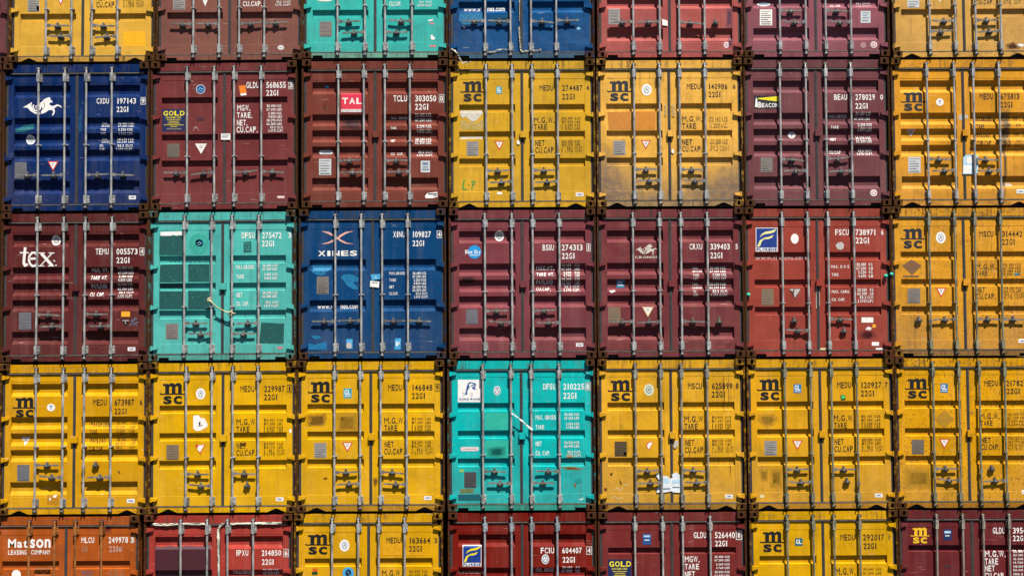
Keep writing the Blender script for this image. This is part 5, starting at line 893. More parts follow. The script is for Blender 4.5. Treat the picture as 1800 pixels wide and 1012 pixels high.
 (4, 4, -1.0533, 2.5497, -0.00085, 'D', (0.0015, 0.2371, 0.2269), 0.3, 0.45, ('R0', 'L1', 'R1', 'L0'), 'rect', 'turquoise container with a white dolphin emblem and a white strap, numbered 210225', (0.589, 1.054, 1.385, 1.845), None, 0.0, True, (0.0159, 0.1525, 0.1154), 0.15,
 [('line_emblem', None, [('p',[(176,2147),(555,2145),(554,1778),(175,1780)],'white'),('p',[(327,2053),(348,2094),(379,2112),(446,2094),(483,2073),(472,2058),(418,2048),(379,2032),(347,1991),(326,1939),(306,1950),(316,2009)],'stblue'),('p',[(358,2074),(400,2089),(441,2073),(399,2058),(363,2027)],'white'),('p',[(404,2022),(446,2042),(482,2058),(451,2011),(482,1990),(436,1985)],'stblue'),('p',[(290,1906),(306,1950),(332,1939),(326,1898)],'stblue'),('s',[(248,1929),(280,1929),(280,1888),(248,1888)],5,'greyblue'),('s',[(383,1923),(415,1923),(414,1887),(383,1887)],5,'greyblue'),('t','DONG FANG',196,539,1812,1846,'fb','stblue')]),
  ('class_sticker', None, [('e',822,1965,57,75,'white'),('e',822,1965,44,60,'stblue'),('e',822,1965,34,47,'white'),('s',[(799,1937),(822,2009),(845,1937)],10,'stblue')]),
  ('owner_code', None, [('t','DFSU',1583,1785,1979,2075,'c','white')]),
  ('serial_number', None, [('t','210225',1915,2258,1977,2073,'c','white')]),
  ('size_code', None, [('t','22G1',1914,2137,1827,1926,'c','white')]),
  ('check_digit', None, [('s',[(2279,2085),(2357,2085),(2356,1963),(2278,1963),(2279,2093)],13,'greyw'),('t','8',2294,2341,1981,2067,'c','white')]),
  ('weight_wording', None, [('t','MAX. GROSS',1453,1787,1486,1558,'c','white')]),
  ('weight_wording', None, [('t','TARE',1455,1594,1329,1396,'c','white')]),
  ('weight_wording', None, [('t','NET',1453,1551,1056,1128,'c','white')]),
  ('weight_wording', None, [('t','CU. CAP.',1452,1690,901,973,'c','white')]),
  ('weight_figures', None, [('t','30.480 KGS',1928,2171,1546,1590,'c','white'),('t','67.200 LBS',1927,2171,1486,1530,'c','white'),('t','2.160 KGS',1953,2170,1393,1435,'c','white'),('t','4.760 LBS',1952,2170,1334,1378,'c','white'),('t','28.320 KGS',1924,2168,1087,1128,'c','white'),('t','62.440 LBS',1924,2168,1027,1071,'c','white'),('t','33.2 CU.M.',1975,2193,934,976,'c','white'),('t','1.173 CU.FT.',1959,2208,875,919,'c','white')]),
  ('sticker', None, [('p',[(246,1047),(494,1045),(494,976),(246,977)],'pinkw'),('e',246,1013,31,33,'pinkw'),('e',489,1012,31,33,'pinkw'),('p',[(256,1018),(479,1017),(479,1004),(256,1005)],'greyw')]),
  ('data_plate', None, [('p',[(276,635),(477,634),(477,377),(275,378)],'platedk2'),('p',[(296,608),(453,608),(453,598),(296,599)],'plateln2'),('p',[(296,568),(413,568),(413,558),(296,559)],'plateln2'),('p',[(296,528),(453,527),(453,518),(296,519)],'plateln2'),('p',[(295,488),(453,487),(453,478),(295,479)],'plateln2'),('p',[(295,448),(412,447),(412,438),(295,439)],'plateln2'),('p',[(295,408),(452,407),(452,398),(295,399)],'plateln2')]),
  ('paint_patch','greener repainted patches',[('p',[(626,1602),(1005,1600),(1003,1321),(625,1323)],'tealm2')]),
  ('paint_patch','greener repainted patches',[('p',[(624,1143),(1023,1153),(1017,857),(623,885)],'tealm2')]),
  ('paint_patch','greener repainted patches',[('p',[(673,1014),(841,1044),(935,1025),(934,909),(815,884),(686,905)],'tealdk3')]),
  ('paint_patch','greener repainted patches',[('p',[(205,358),(440,367),(430,300),(213,291)],'olive')]),
  ('paint_patch','greener repainted patches',[('p',[(176,276),(538,279),(538,171),(176,173)],'tealdk')]),
  ('rust_stain', None, [('p',[(1870,712),(2056,718),(2211,684),(2159,659),(1953,667)],'soot4')]),
  ('rust_stain', None, [('p',[(2067,428),(2119,440),(2111,368),(2085,389)],'soot4')]),
  ('rust_stain', None, [('p',[(1959,909),(2071,916),(2057,857),(1967,853)],'soot4')]),
  ('rust_stain', None, [('p',[(2086,479),(2184,543),(2215,466),(2132,427)],'tealdk4')]),
  ('sticker', None, [('p',[(2141,204),(2169,183),(2208,193),(2239,214),(2213,173),(2169,173)],'white')]),
  ('sticker', None, [('p',[(193,676),(276,676),(265,635),(203,635)],'limegr')])]),
 (4, 5, 1.4162, 2.5502, -0.00157, 'D', (0.362, 0.1882, 0.0082), 0.5, 0.45, ('R0', 'L1', 'R0', 'L1'), 'tri', 'yellow container with a big ragged white and blue paper across the seam, numbered 625899', (0.626, 1.052, 1.388, 1.812), 'warm', 0.0, True, (0.1758, 0.0873, 0.0126), 0.25,
 [('line_emblem', None, [('p',[(227,2120),(314,2119),(324,2107),(355,2131),(401,2131),(424,2107),(459,2131),(509,2130),(538,2096),(538,1958),(476,1959),(476,2072),(459,2083),(434,2072),(435,1959),(372,1959),(372,2073),(356,2083),(331,2066),(331,1959),(264,1960),(264,2085),(227,2085)],'black'),('s',[(181,1965),(206,1948),(265,1951),(389,1952),(514,1950),(572,1946),(597,1963)],19,'black'),('t','sc',236,543,1787,1921,'fb','black')]),
  ('owner_code', None, [('t','MSCU',1505,1733,1975,2076,'c','black')]),
  ('serial_number', None, [('t','625899',1899,2234,1973,2073,'c','black')]),
  ('size_code', None, [('t','22G1',1894,2119,1838,1934,'c','black')]),
  ('check_digit', None, [('t','8',2291,2338,1976,2067,'c','black')]),
  ('weight_wording', None, [('t','M.G.W.',1440,1782,1435,1533,'c','black')]),
  ('weight_wording', None, [('t','TARE',1440,1655,1316,1409,'c','black')]),
  ('weight_wording', None, [('t','NET',1445,1595,1049,1144,'c','black')]),
  ('weight_wording', None, [('t','CU.CAP.',1440,1768,930,1028,'c','black')]),
  ('weight_figures', None, [('t','30.400',1906,2072,1490,1531,'c','blackfade'),('t','KGS',2114,2207,1489,1530,'c','blackfade'),('t','|',1896,1909,1488,1534,'c','blackfade'),('t','67.200',1906,2072,1433,1474,'c','blackfade'),('t','LBS',2113,2207,1432,1473,'c','blackfade'),('t','|',1896,1909,1431,1477,'c','blackfade'),('t','2.200',1940,2072,1371,1412,'c','blackfade'),('t','KGS',2113,2207,1370,1411,'c','blackfade'),('t','|',1896,1909,1369,1415,'c','blackfade'),('t','5.030',1940,2072,1319,1363,'c','blackfade'),('t','LBS',2113,2207,1319,1362,'c','blackfade'),('t','|',1896,1909,1317,1366,'c','blackfade'),('t','28.200',1906,2072,1108,1149,'c','blackfade'),('t','KGS',2113,2206,1107,1148,'c','blackfade'),('t','|',1895,1908,1106,1152,'c','blackfade'),('t','62.170',1906,2071,1049,1093,'c','blackfade'),('t','LBS',2113,2206,1048,1092,'c','blackfade'),('t','|',1895,1908,1047,1096,'c','blackfade'),('t','33.2',1973,2071,989,1033,'c','blackfade'),('t','CU.MT',2113,2237,989,1032,'c','blackfade'),('t','|',1895,1908,987,1036,'c','blackfade'),('t','1.170',1939,2071,935,979,'c','blackfade'),('t','CU.FT',2113,2237,935,978,'c','blackfade'),('t','|',1895,1908,933,982,'c','blackfade')]),
  ('maker_sticker', None, [('p',[(2091,249),(2215,248),(2215,186),(2091,187)],'white'),('t','CIMC',2106,2199,202,233,'fb','stblue')]),
  ('class_sticker', None, [('e',858,1967,83,98,'pale'),('e',858,1967,48,61,'greyblue'),('e',858,1967,38,49,'pale'),('s',[(841,1937),(859,2001),(875,1937)],12,'greyblue'),('s',[(835,1977),(882,1977)],8,'greyblue')]),
  ('data_plate', None, [('p',[(284,1123),(486,1122),(484,880),(282,881)],'platedk3'),('p',[(304,1098),(462,1097),(462,1089),(304,1090)],'platedk3'),('p',[(304,1060),(421,1060),(421,1051),(304,1052)],'platedk3'),('p',[(304,1023),(461,1022),(461,1013),(303,1014)],'platedk3'),('p',[(303,985),(461,984),(461,975),(303,976)],'platedk3'),('p',[(303,947),(420,946),(420,938),(303,938)],'platedk3'),('p',[(302,909),(460,908),(460,900),(302,901)],'platedk3')]),
  ('sticker', None, [('p',[(433,942),(479,952),(474,885),(427,885)],'white')]),
  ('warning_triangle','half torn warning triangle',[('p',[(839,1115),(924,1119),(853,976),(797,1048)],'red'),('p',[(852,1104),(911,1109),(848,991),(812,1048)],'white')]),
  ('torn_paper','ragged white and pale blue paper',[('p',[(968,609),(1001,614),(1009,568),(1066,563),(1143,557),(1189,510),(1233,536),(1216,582),(1299,623),(1320,592),(1371,561),(1365,484),(1373,283),(1244,289),(1205,310),(1114,290),(964,286),(975,358),(1017,409),(1013,486),(967,550)],'paper'),('p',[(1065,524),(1169,511),(1162,428),(1077,439)],'paleb2'),('p',[(1220,485),(1349,494),(1349,438),(1224,428)],'paleb2'),('p',[(1037,357),(1193,361),(1192,341),(1037,337)],'greyblue'),('p',[(1224,382),(1338,381),(1338,366),(1224,366)],'greyblue')]),
  ('seal_sticker', None, [('p',[(1264,1123),(1331,1133),(1325,1050),(1278,1004),(1252,1025)],'greyw')]),
  ('scrape_mark', None, [('s',[(287,336),(326,374),(352,310),(417,374)],10,'cream2')]),
  ('scrape_mark', None, [('s',[(430,417),(490,407)],13,'cream2')]),
  ('scrape_mark', None, [('s',[(208,195),(286,228),(337,181),(415,220)],10,'cream2')]),
  ('rust_stain', None, [('p',[(199,606),(251,619),(238,562),(207,568)],'rustc')]),
  ('rust_stain', None, [('p',[(356,502),(387,464),(391,399),(371,433)],'rustc')]),
  ('rust_stain', None, [('p',[(106,363),(153,367),(147,316),(111,321)],'rustc')]),
  ('dirt_streak', None, [('p',[(2092,2157),(2102,2157),(2106,1665),(2090,1665)],'rustc')]),
  ('dirt_streak', None, [('p',[(2169,2130),(2180,2130),(2173,1690),(2163,1691)],'soot4')]),
  ('dirt_streak', None, [('p',[(2182,813),(2192,813),(2189,556),(2178,556)],'soot4')])]),
 (4, 6, 3.8804, 2.5537, -0.0032, 'D', (0.3538, 0.1787, 0.0049), 0.4, 0.35, ('R0', 'L1', 'R0', 'L1h'), 'tri', 'yellow container with a small green and yellow sticker under its serial number 120927', (0.626, 1.052, 1.388, 1.812), 'olive', 0.0, True, (0.2171, 0.1043, 0.0106), 0.2,
 [('line_emblem', None, [('p',[(227,2120),(314,2119),(324,2107),(355,2131),(401,2131),(424,2107),(459,2131),(509,2130),(538,2096),(538,1958),(476,1959),(476,2072),(459,2083),(434,2072),(435,1959),(372,1959),(372,2073),(356,2083),(331,2066),(331,1959),(264,1960),(264,2085),(227,2085)],'black'),('s',[(181,1965),(206,1948),(265,1951),(389,1952),(514,1950),(572,1946),(597,1963)],19,'black'),('t','sc',236,543,1787,1921,'fb','black')]),
  ('owner_code', None, [('t','MEDU',1505,1733,1975,2076,'c','black')]),
  ('serial_number', None, [('t','120927',1899,2234,1973,2073,'c','black')]),
  ('size_code', None, [('t','22G1',1894,2119,1838,1934,'c','black')]),
  ('check_digit', None, [('t','7',2291,2338,1976,2067,'c','black')]),
  ('weight_wording', None, [('t','M.G.W.',1440,1782,1435,1533,'c','black')]),
  ('weight_wording', None, [('t','TARE',1440,1655,1316,1409,'c','black')]),
  ('weight_wording', None, [('t','NET',1445,1595,1049,1144,'c','black')]),
  ('weight_wording', None, [('t','CU.CAP.',1440,1768,930,1028,'c','black')]),
  ('weight_figures', None, [('t','30.400',1906,2072,1490,1531,'c','blackfade'),('t','KGS',2114,2207,1489,1530,'c','blackfade'),('t','|',1896,1909,1488,1534,'c','blackfade'),('t','67.200',1906,2072,1433,1474,'c','blackfade'),('t','LBS',2113,2207,1432,1473,'c','blackfade'),('t','|',1896,1909,1431,1477,'c','blackfade'),('t','2.200',1940,2072,1371,1412,'c','blackfade'),('t','KGS',2113,2207,1370,1411,'c','blackfade'),('t','|',1896,1909,1369,1415,'c','blackfade'),('t','5.030',1940,2072,1319,1363,'c','blackfade'),('t','LBS',2113,2207,1319,1362,'c','blackfade'),('t','|',1896,1909,1317,1366,'c','blackfade'),('t','28.200',1906,2072,1108,1149,'c','blackfade'),('t','KGS',2113,2206,1107,1148,'c','blackfade'),('t','|',1895,1908,1106,1152,'c','blackfade'),('t','62.170',1906,2071,1049,1093,'c','blackfade'),('t','LBS',2113,2206,1048,1092,'c','blackfade'),('t','|',1895,1908,1047,1096,'c','blackfade'),('t','33.2',1973,2071,989,1033,'c','blackfade'),('t','CU.MT',2113,2237,989,1032,'c','blackfade'),('t','|',1895,1908,987,1036,'c','blackfade'),('t','1.170',1939,2071,935,979,'c','blackfade'),('t','CU.FT',2113,2237,935,978,'c','blackfade'),('t','|',1895,1908,933,982,'c','blackfade')]),
  ('maker_sticker', None, [('p',[(2091,249),(2215,248),(2215,186),(2091,187)],'white'),('t','CIMC',2106,2199,202,233,'fb','stblue')]),
  ('class_sticker', None, [('p',[(787,2046),(912,2045),(909,1900),(785,1901)],'stblue3'),('t','GL',801,896,1944,2028,'fb','white'),('p',[(800,1929),(895,1929),(895,1920),(800,1921)],'white')]),
  ('data_plate', None, [('p',[(289,1119),(493,1118),(489,881),(284,882)],'plate'),('p',[(309,1095),(468,1094),(468,1085),(308,1086)],'plateln'),('p',[(308,1058),(427,1057),(427,1048),(308,1049)],'plateln'),('p',[(307,1021),(467,1020),(467,1011),(307,1012)],'plateln'),('p',[(307,984),(466,983),(466,974),(307,975)],'plateln'),('p',[(306,947),(425,946),(425,937),(306,938)],'plateln'),('p',[(305,910),(465,909),(465,900),(305,901)],'plateln')]),
  ('warning_triangle', None, [('p',[(745,1126),(921,1125),(830,966)],'red'),('p',[(771,1110),(894,1109),(831,998)],'white'),('p',[(808,1094),(857,1093),(857,1084),(808,1084)],'grey'),('p',[(814,1068),(850,1068),(849,1058),(814,1058)],'grey')]),
  ('sticker','small green sticker',[('p',[(1553,1859),(1631,1866),(1639,1781),(1566,1771)],'dkgreen'),('p',[(1568,1854),(1625,1858),(1629,1807),(1577,1799)],'greenlt')]),
  ('soot_stain', None, [('p',[(384,655),(571,664),(560,371),(385,377)],'ochre4')]),
  ('soot_stain', None, [('p',[(208,643),(338,650),(329,475),(231,481)],'ochre4')]),
  ('soot_stain', None, [('p',[(197,1546),(431,1557),(507,1479),(428,1376),(298,1364),(209,1455)],'ochre4')]),
  ('torn_sticker', None, [('p',[(196,240),(253,250),(278,214),(252,188),(200,194)],'cream2')])]),
 (4, 7, 6.3095, 2.5638, 0.00154, 'D', (0.3654, 0.1759, 0.0017), 0.95, 0.4, ('R0', 'L1', 'R0h', 'L1'), 'tri', 'rust speckled yellow container at the right edge with a diamond mark, numbered 21782', (0.626, 1.052, 1.388, 1.812), 'olive', 0.0, True, (0.1907, 0.0841, 0.0065), 0.25,
 [('line_emblem', None, [('p',[(231,2113),(318,2112),(328,2101),(359,2124),(405,2124),(427,2101),(463,2123),(512,2123),(541,2091),(538,1960),(476,1960),(478,2068),(462,2078),(437,2068),(435,1960),(373,1960),(375,2068),(359,2078),(334,2062),(332,1961),(266,1961),(268,2080),(231,2080)],'black'),('s',[(183,1966),(208,1949),(266,1953),(389,1954),(513,1952),(571,1949),(596,1965)],18,'black'),('t','sc',235,541,1797,1925,'fb','black')]),
  ('owner_code', None, [('t','MEDU',1497,1725,1996,2089,'c','black')]),
  ('serial_number', None, [('t','21782',1860,2136,1995,2088,'c','black')]),
  ('size_code', None, [('t','22G1',1863,2086,1866,1956,'c','black')]),
  ('weight_wording', None, [('t','M.G.W.',1418,1745,1458,1551,'c','black')]),
  ('weight_wording', None, [('t','TARE',1421,1623,1342,1433,'c','black')]),
  ('weight_wording', None, [('t','NET',1426,1581,1066,1154,'c','black')]),
  ('weight_wording', None, [('t','CU.CAP.',1423,1724,953,1045,'c','black')]),
  ('weight_figures', None, [('t','|30.400 KGS',1865,2169,1514,1555,'c','blackfade'),('t','|67.200 LBS',1864,2168,1457,1499,'c','blackfade'),('t','|2.200 KGS',1863,2166,1400,1442,'c','blackfade'),('t','|5.030 LBS',1861,2165,1344,1385,'c','blackfade'),('t','|28.200 KGS',1877,2173,1122,1163,'c','blackfade'),('t','|62.170 LBS',1876,2172,1065,1106,'c','blackfade'),('t','|33.2 CU.MT',1875,2196,1008,1049,'c','blackfade'),('t','|1.170 CU.FT',1874,2195,952,993,'c','blackfade')]),
  ('class_sticker', None, [('p',[(772,2037),(894,2037),(891,1889),(769,1890)],'stblue3'),('t','GL',785,878,1934,2019,'fb','white'),('p',[(784,1919),(877,1919),(877,1910),(784,1910)],'white')]),
  ('data_plate', None, [('p',[(282,1121),(485,1121),(480,883),(278,884)],'platedk'),('p',[(302,1097),(460,1096),(460,1088),(302,1088)],'plateln'),('p',[(301,1060),(419,1059),(419,1051),(301,1051)],'plateln'),('p',[(301,1023),(459,1022),(458,1014),(301,1014)],'plateln'),('p',[(300,986),(458,985),(458,977),(300,977)],'plateln'),('p',[(300,949),(417,949),(417,940),(299,940)],'plateln'),('p',[(299,912),(456,911),(456,903),(299,903)],'plateln')]),
  ('warning_triangle', None, [('p',[(731,1130),(907,1130),(816,970)],'red'),('p',[(757,1114),(881,1114),(817,1002)],'white'),('p',[(794,1098),(843,1098),(843,1088),(794,1088)],'grey'),('p',[(800,1072),(836,1072),(836,1063),(800,1063)],'grey')]),
  ('maker_sticker', None, [('p',[(2076,293),(2206,292),(2205,231),(2075,231)],'white'),('t','CIMC',2091,2190,246,277,'fb','stblue')]),
  ('hazard_placard','faded diamond outline',[('p',[(670,1461),(828,1605),(986,1460),(822,1300)],'ochre5')]),
  ('soot_stain', None, [('p',[(181,637),(608,626),(597,353),(176,354)],'ochre4')]),
  ('soot_stain', None, [('p',[(1238,1563),(1280,1601),(1326,1562),(1278,1516)],'ochre5')])]),
 (5, 1, -8.5195, 0.0296, -0.00115, 'A', (0.2115, 0.0442, 0.0051), 0.6, 0.4, ('R0', 'L1', 'R0', 'L1'), 'tri', 'orange container with orange locking bars, numbered 249978', (0.626, 1.052, 1.388, 1.812), 'orangebar', 0.0, True, None, 0.07,
 [('line_emblem', None, [('t','Mat',266,590,1961,2097,'nb','white'),('t','son',628,963,1959,2095,'nb','white')]),
  ('line_lettering', None, [('t','LEASING',268,570,1842,1918,'f','white'),('t','COMPANY',647,959,1845,1916,'f','white')]),
  ('owner_code', None, [('t','MLCU',1467,1676,2026,2118,'c','white')]),
  ('serial_number', None, [('t','249978',1912,2230,2023,2121,'c','white')]),
  ('size_code', None, [('t','US',1475,1573,1879,1977,'c','greyor')]),
  ('size_code', None, [('t','2210',1924,2127,1879,1974,'c','whitef')]),
  ('check_digit', None, [('p',[(2268,2125),(2340,2125),(2341,2016),(2269,2017)],'greyor'),('t','3',2280,2324,2027,2114,'c','white')]),
  ('weight_wording', None, [('t','MGW',1479,1665,1482,1585,'c','greybl')]),
  ('weight_figures', None, [('t','30.480',1928,2073,1551,1589,'c','greyor'),('t','KG',2115,2175,1550,1588,'c','greyor'),('t','67.200',1929,2074,1491,1529,'c','greyor'),('t','LB',2115,2175,1490,1528,'c','greyor')]),
  ('class_sticker', None, [('p',[(334,1527),(482,1526),(483,1434),(335,1435)],'white'),('e',408,1527,74,71,'white')]),
  ('paint_patch', None, [('p',[(700,1601),(963,1600),(965,1431),(702,1433)],'ochreor')]),
  ('paint_patch', None, [('p',[(700,1623),(963,1621),(964,1524),(701,1525)],'greyor2')]),
  ('paint_patch', None, [('p',[(1859,2460),(1952,2460),(1955,2198),(1861,2198)],'maroondk2')])]),
 (5, 2, -6.0123, 0.0404, -0.00308, 'B', (0.1954, 0.0229, 0.0166), 0.3, 0.3, ('R0', 'L1', 'R0', 'L1'), 'tri', 'red container with torn white tape along its door gaskets, numbered 214850', (0.605, 1.041, 1.369, 1.79), None, 0.0, True, None, 0.07,
 [('paint_patch','plum coloured painted out square',[('p',[(167,1952),(266,1940),(403,1961),(540,1941),(705,1959),(869,1947),(1083,1972),(1086,1407),(171,1414)],'plum')]),
  ('owner_code', None, [('t','IPXU',1501,1699,1794,1887,'c','white')]),
  ('serial_number', None, [('t','214850',1918,2236,1791,1883,'c','white')]),
  ('size_code', None, [('t','22G1',1924,2121,1645,1737,'c','white')]),
  ('check_digit', None, [('s',[(2280,1896),(2357,1895),(2357,1775),(2280,1776),(2280,1904)],14,'greyw'),('t','6',2297,2341,1795,1876,'c','white')]),
  ('weight_wording', None, [('t','MAX.GROSS',1447,1793,1490,1561,'c','white')]),
  ('weight_figures', None, [('t','30.480',1935,2092,1541,1579,'c','white'),('t','KGS',2111,2193,1540,1578,'c','white'),('t','67.200',1935,2092,1479,1520,'c','white'),('t','LBS',2111,2193,1478,1519,'c','white')])]),
 (5, 3, -3.5644, 0.0551, -0.00047, 'A', (0.3483, 0.1787, 0.0015), 0.35, 0.3, ('R0', 'L1', 'R0', 'L1'), 'tri', 'yellow container with a blue disc and a small red and green sticker, numbered 163664', (0.626, 1.052, 1.388, 1.812), None, 0.0, True, None, 0.07,
 [('line_emblem', None, [('p',[(225,2118),(311,2117),(322,2106),(353,2129),(398,2128),(421,2105),(456,2128),(506,2128),(535,2095),(535,1964),(473,1964),(473,2072),(457,2082),(432,2073),(432,1965),(370,1965),(370,2073),(353,2083),(328,2067),(329,1965),(262,1965),(262,2085),(225,2085)],'black'),('s',[(179,1971),(204,1954),(262,1957),(386,1958),(511,1956),(569,1953),(593,1969)],18,'black'),('t','sc',234,540,1801,1929,'fb','black')]),
  ('owner_code', None, [('t','MEDU',1511,1740,1973,2070,'c','black')]),
  ('serial_number', None, [('t','163664',1886,2227,1971,2068,'c','black')]),
  ('size_code', None, [('t','22G1',1880,2098,1838,1932,'c','black')]),
  ('check_digit', None, [('t','3',2294,2339,1975,2061,'c','black')]),
  ('weight_wording', None, [('t','M.G.W.',1441,1768,1441,1541,'c','black')]),
  ('weight_figures', None, [('t','|30.400',1880,2062,1500,1539,'c','blackfade'),('t','KGS',2098,2182,1500,1538,'c','blackfade'),('t','|67.200',1880,2062,1445,1484,'c','blackfade'),('t','LBS',2098,2182,1444,1483,'c','blackfade')]),
  ('class_sticker', None, [('e',823,1943,81,97,'white'),('e',823,1943,47,60,'greyblue'),('e',823,1943,37,49,'white'),('s',[(807,1914),(823,1977),(839,1914)],11,'greyblue'),('s',[(800,1953),(846,1953)],8,'greyblue')]),
  ('sticker','small red and green sticker',[('p',[(301,1575),(376,1580),(377,1524),(304,1519)],'orangered'),('p',[(287,1519),(382,1527),(382,1475),(293,1470)],'dkgreen')]),
  ('sticker','blue disc with a dark bean shape',[('e',885,1500,95,94,'glblue2'),('e',885,1500,47,58,'nearblk'),('s',[(863,1533),(891,1500),(908,1456)],11,'glblue2')]),
  ('paint_patch', None, [('p',[(1438,1979),(1768,1978),(1768,1778),(1438,1780)],'yelpat')]),
  ('paint_patch', None, [('p',[(1768,1839),(2160,1837),(2160,1776),(1768,1778)],'yelpat')])]),
 (5, 4, -1.0479, 0.0597, -0.00029, 'B', (0.0917, 0.0055, 0.0028), 0.15, 0.2, ('R0', 'L1', 'R0', 'L1'), 'tri', 'dark red brown container with a navy square emblem and yellow swooshes, numbered 604407', (0.605, 1.041, 1.369, 1.79), 'blueg', 0.0, True, None, 0.07,
 [('line_emblem', None, [('p',[(242,1936),(549,1935),(548,1592),(241,1594)],'white'),('p',[(251,1927),(541,1926),(540,1650),(250,1651)],'flblue'),('p',[(297,1792),(323,1845),(379,1879),(456,1890),(534,1919),(505,1873),(456,1855),(379,1844),(334,1829)],'yel'),('p',[(261,1669),(297,1753),(368,1794),(434,1805),(492,1832),(467,1791),(423,1773),(356,1769),(323,1737),(305,1678),(279,1660)],'yel'),('t','FLORENS',252,537,1602,1643,'fb','flblue')]),
  ('web_lettering', None, [('t','www.florens.co',168,593,1465,1517,'n','whitef')]),
  ('owner_code', None, [('t','FCIU',1523,1741,1797,1891,'c','white')]),
  ('serial_number', None, [('t','604407',1875,2194,1795,1889,'c','white')]),
  ('size_code', None, [('t','22G1',1880,2087,1646,1740,'c','white')]),
  ('check_digit', None, [('s',[(2273,1902),(2357,1902),(2356,1780),(2272,1780),(2273,1911)],14,'greyw'),('t','4',2289,2340,1799,1883,'c','white')]),
  ('class_sticker', None, [('e',1597,1703,62,80,'white'),('e',1597,1703,50,66,'greyblue'),('e',1597,1703,34,47,'white'),('s',[(1578,1675),(1598,1745),(1617,1675)],11,'greyblue')]),
  ('weight_wording', None, [('t','MAX. GROSS',1443,1733,1493,1559,'c','white')]),
  ('weight_figures', None, [('t','30.480',1873,2036,1546,1585,'c','white'),('t','KG',2097,2159,1546,1584,'c','white'),('t','67.200',1867,2035,1480,1524,'c','white'),('t','LB',2097,2158,1479,1523,'c','white')])]),
 (5, 5, 1.4089, 0.0576, -0.00116, 'G', (0.0902, 0.0125, 0.0118), 0.2, 0.3, ('R0', 'L1', 'R0', 'L1'), 'tri', 'maroon container with a navy and yellow emblem and a small blue sticker, numbered 526440', (0.605, 1.06, 1.39, 1.84), None, 0.0, True, None, 0.07,
 [('line_emblem', None, [('p',[(168,1695),(553,1693),(550,1296),(164,1298)],'navy'),('t','GOLD',190,545,1579,1667,'fb','yel'),('t','CONTAINER CORP.',228,490,1528,1559,'f','yel'),('p',[(243,1508),(474,1507),(474,1493),(243,1494)],'yelb'),('p',[(281,1478),(443,1477),(443,1463),(281,1464)],'yelb'),('p',[(258,1449),(458,1448),(458,1434),(258,1435)],'yelb'),('p',[(196,1419),(528,1417),(527,1403),(196,1405)],'yelb'),('p',[(304,1389),(419,1388),(419,1374),(304,1375)],'yelb'),('p',[(242,1353),(492,1352),(492,1324),(241,1326)],'grey')]),
  ('class_sticker', None, [('p',[(743,2110),(877,2109),(875,1934),(741,1934)],'stblue'),('p',[(758,2086),(861,2086),(860,2055),(758,2055)],'paleb2'),('p',[(769,2016),(848,2016),(848,2000),(769,2000)],'white')]),
  ('owner_code', None, [('t','GLDU',1578,1783,2035,2132,'c','white')]),
  ('serial_number', None, [('t','526440',1925,2252,2032,2130,'c','white')]),
  ('size_code', None, [('t','22G1',1927,2132,1900,1994,'c','white')]),
  ('check_digit', None, [('s',[(2276,2149),(2363,2148),(2361,2011),(2274,2012),(2276,2160)],20,'greyw'),('t','8',2299,2338,2039,2121,'c','white')]),
  ('weight_wording', None, [('t','MGW.',1427,1668,1645,1743,'c','white')]),
  ('weight_wording', None, [('t','TARE',1426,1658,1528,1618,'c','white')]),
  ('weight_wording', None, [('t','NET',1425,1590,1404,1497,'c','white')]),
  ('weight_figures', None, [('t','30.480',1916,2058,1713,1748,'c','white'),('t','KGS',2082,2160,1712,1747,'c','white'),('t','67.200',1915,2057,1658,1693,'c','white'),('t','LBS',2081,2160,1658,1693,'c','white'),('t','2.160',1938,2056,1592,1627,'c','white'),('t','KGS',2080,2159,1591,1626,'c','white'),('t','4.760',1937,2056,1534,1569,'c','white'),('t','LBS',2079,2158,1533,1568,'c','white'),('t','28.320',1913,2055,1467,1502,'c','white'),('t','KGS',2078,2157,1467,1502,'c','white'),('t','62.440',1912,2054,1409,1444,'c','white'),('t','LBS',2077,2156,1408,1443,'c','white')])]),
 (5, 6, 3.8911, 0.0645, -0.00295, 'A', (0.351, 0.1857, 0.0015), 0.35, 0.35, ('R0', 'L1', 'R0', 'L1'), 'tri', 'yellow container at the bottom edge with a teal square sticker, numbered 292017', (0.626, 1.052, 1.388, 1.812), 'olive', 0.0, True, None, 0.07,
 [('line_emblem', None, [('p',[(236,2122),(320,2122),(330,2110),(361,2133),(405,2133),(427,2109),(461,2132),(510,2132),(537,2098),(535,1964),(475,1964),(476,2075),(461,2085),(436,2075),(434,1965),(374,1965),(376,2076),(360,2086),(336,2069),(334,1965),(270,1966),(272,2088),(235,2089)],'black'),('s',[(189,1971),(213,1954),(269,1957),(390,1958),(511,1956),(567,1952),(591,1968)],19,'black'),('t','sc',240,537,1797,1928,'fb','black')]),
  ('owner_code', None, [('t','MEDU',1507,1743,1979,2077,'c','black')]),
  ('serial_number', None, [('t','292017',1877,2224,1976,2074,'c','black')]),
  ('size_code', None, [('t','22G1',1882,2103,1836,1930,'c','black')]),
  ('check_digit', None, [('t','1',2291,2319,1982,2064,'c','black')]),
  ('weight_wording', None, [('t','M.G.W.',1417,1748,1422,1531,'c','black')]),
  ('weight_wording', None, [('t','TARE',1415,1596,1306,1399,'c','black')]),
  ('weight_figures', None, [('t','|30.480',1867,2040,1489,1528,'c','blackfade'),('t','KGS',2079,2166,1488,1527,'c','blackfade'),('t','|67.200',1865,2039,1427,1466,'c','blackfade'),('t','LBS',2078,2165,1426,1465,'c','blackfade')]),
  ('class_sticker', None, [('p',[(762,2021),(884,2020),(881,1895),(759,1896)],'gldk2'),('t','GL',776,867,1927,1997,'fb','white')])]),
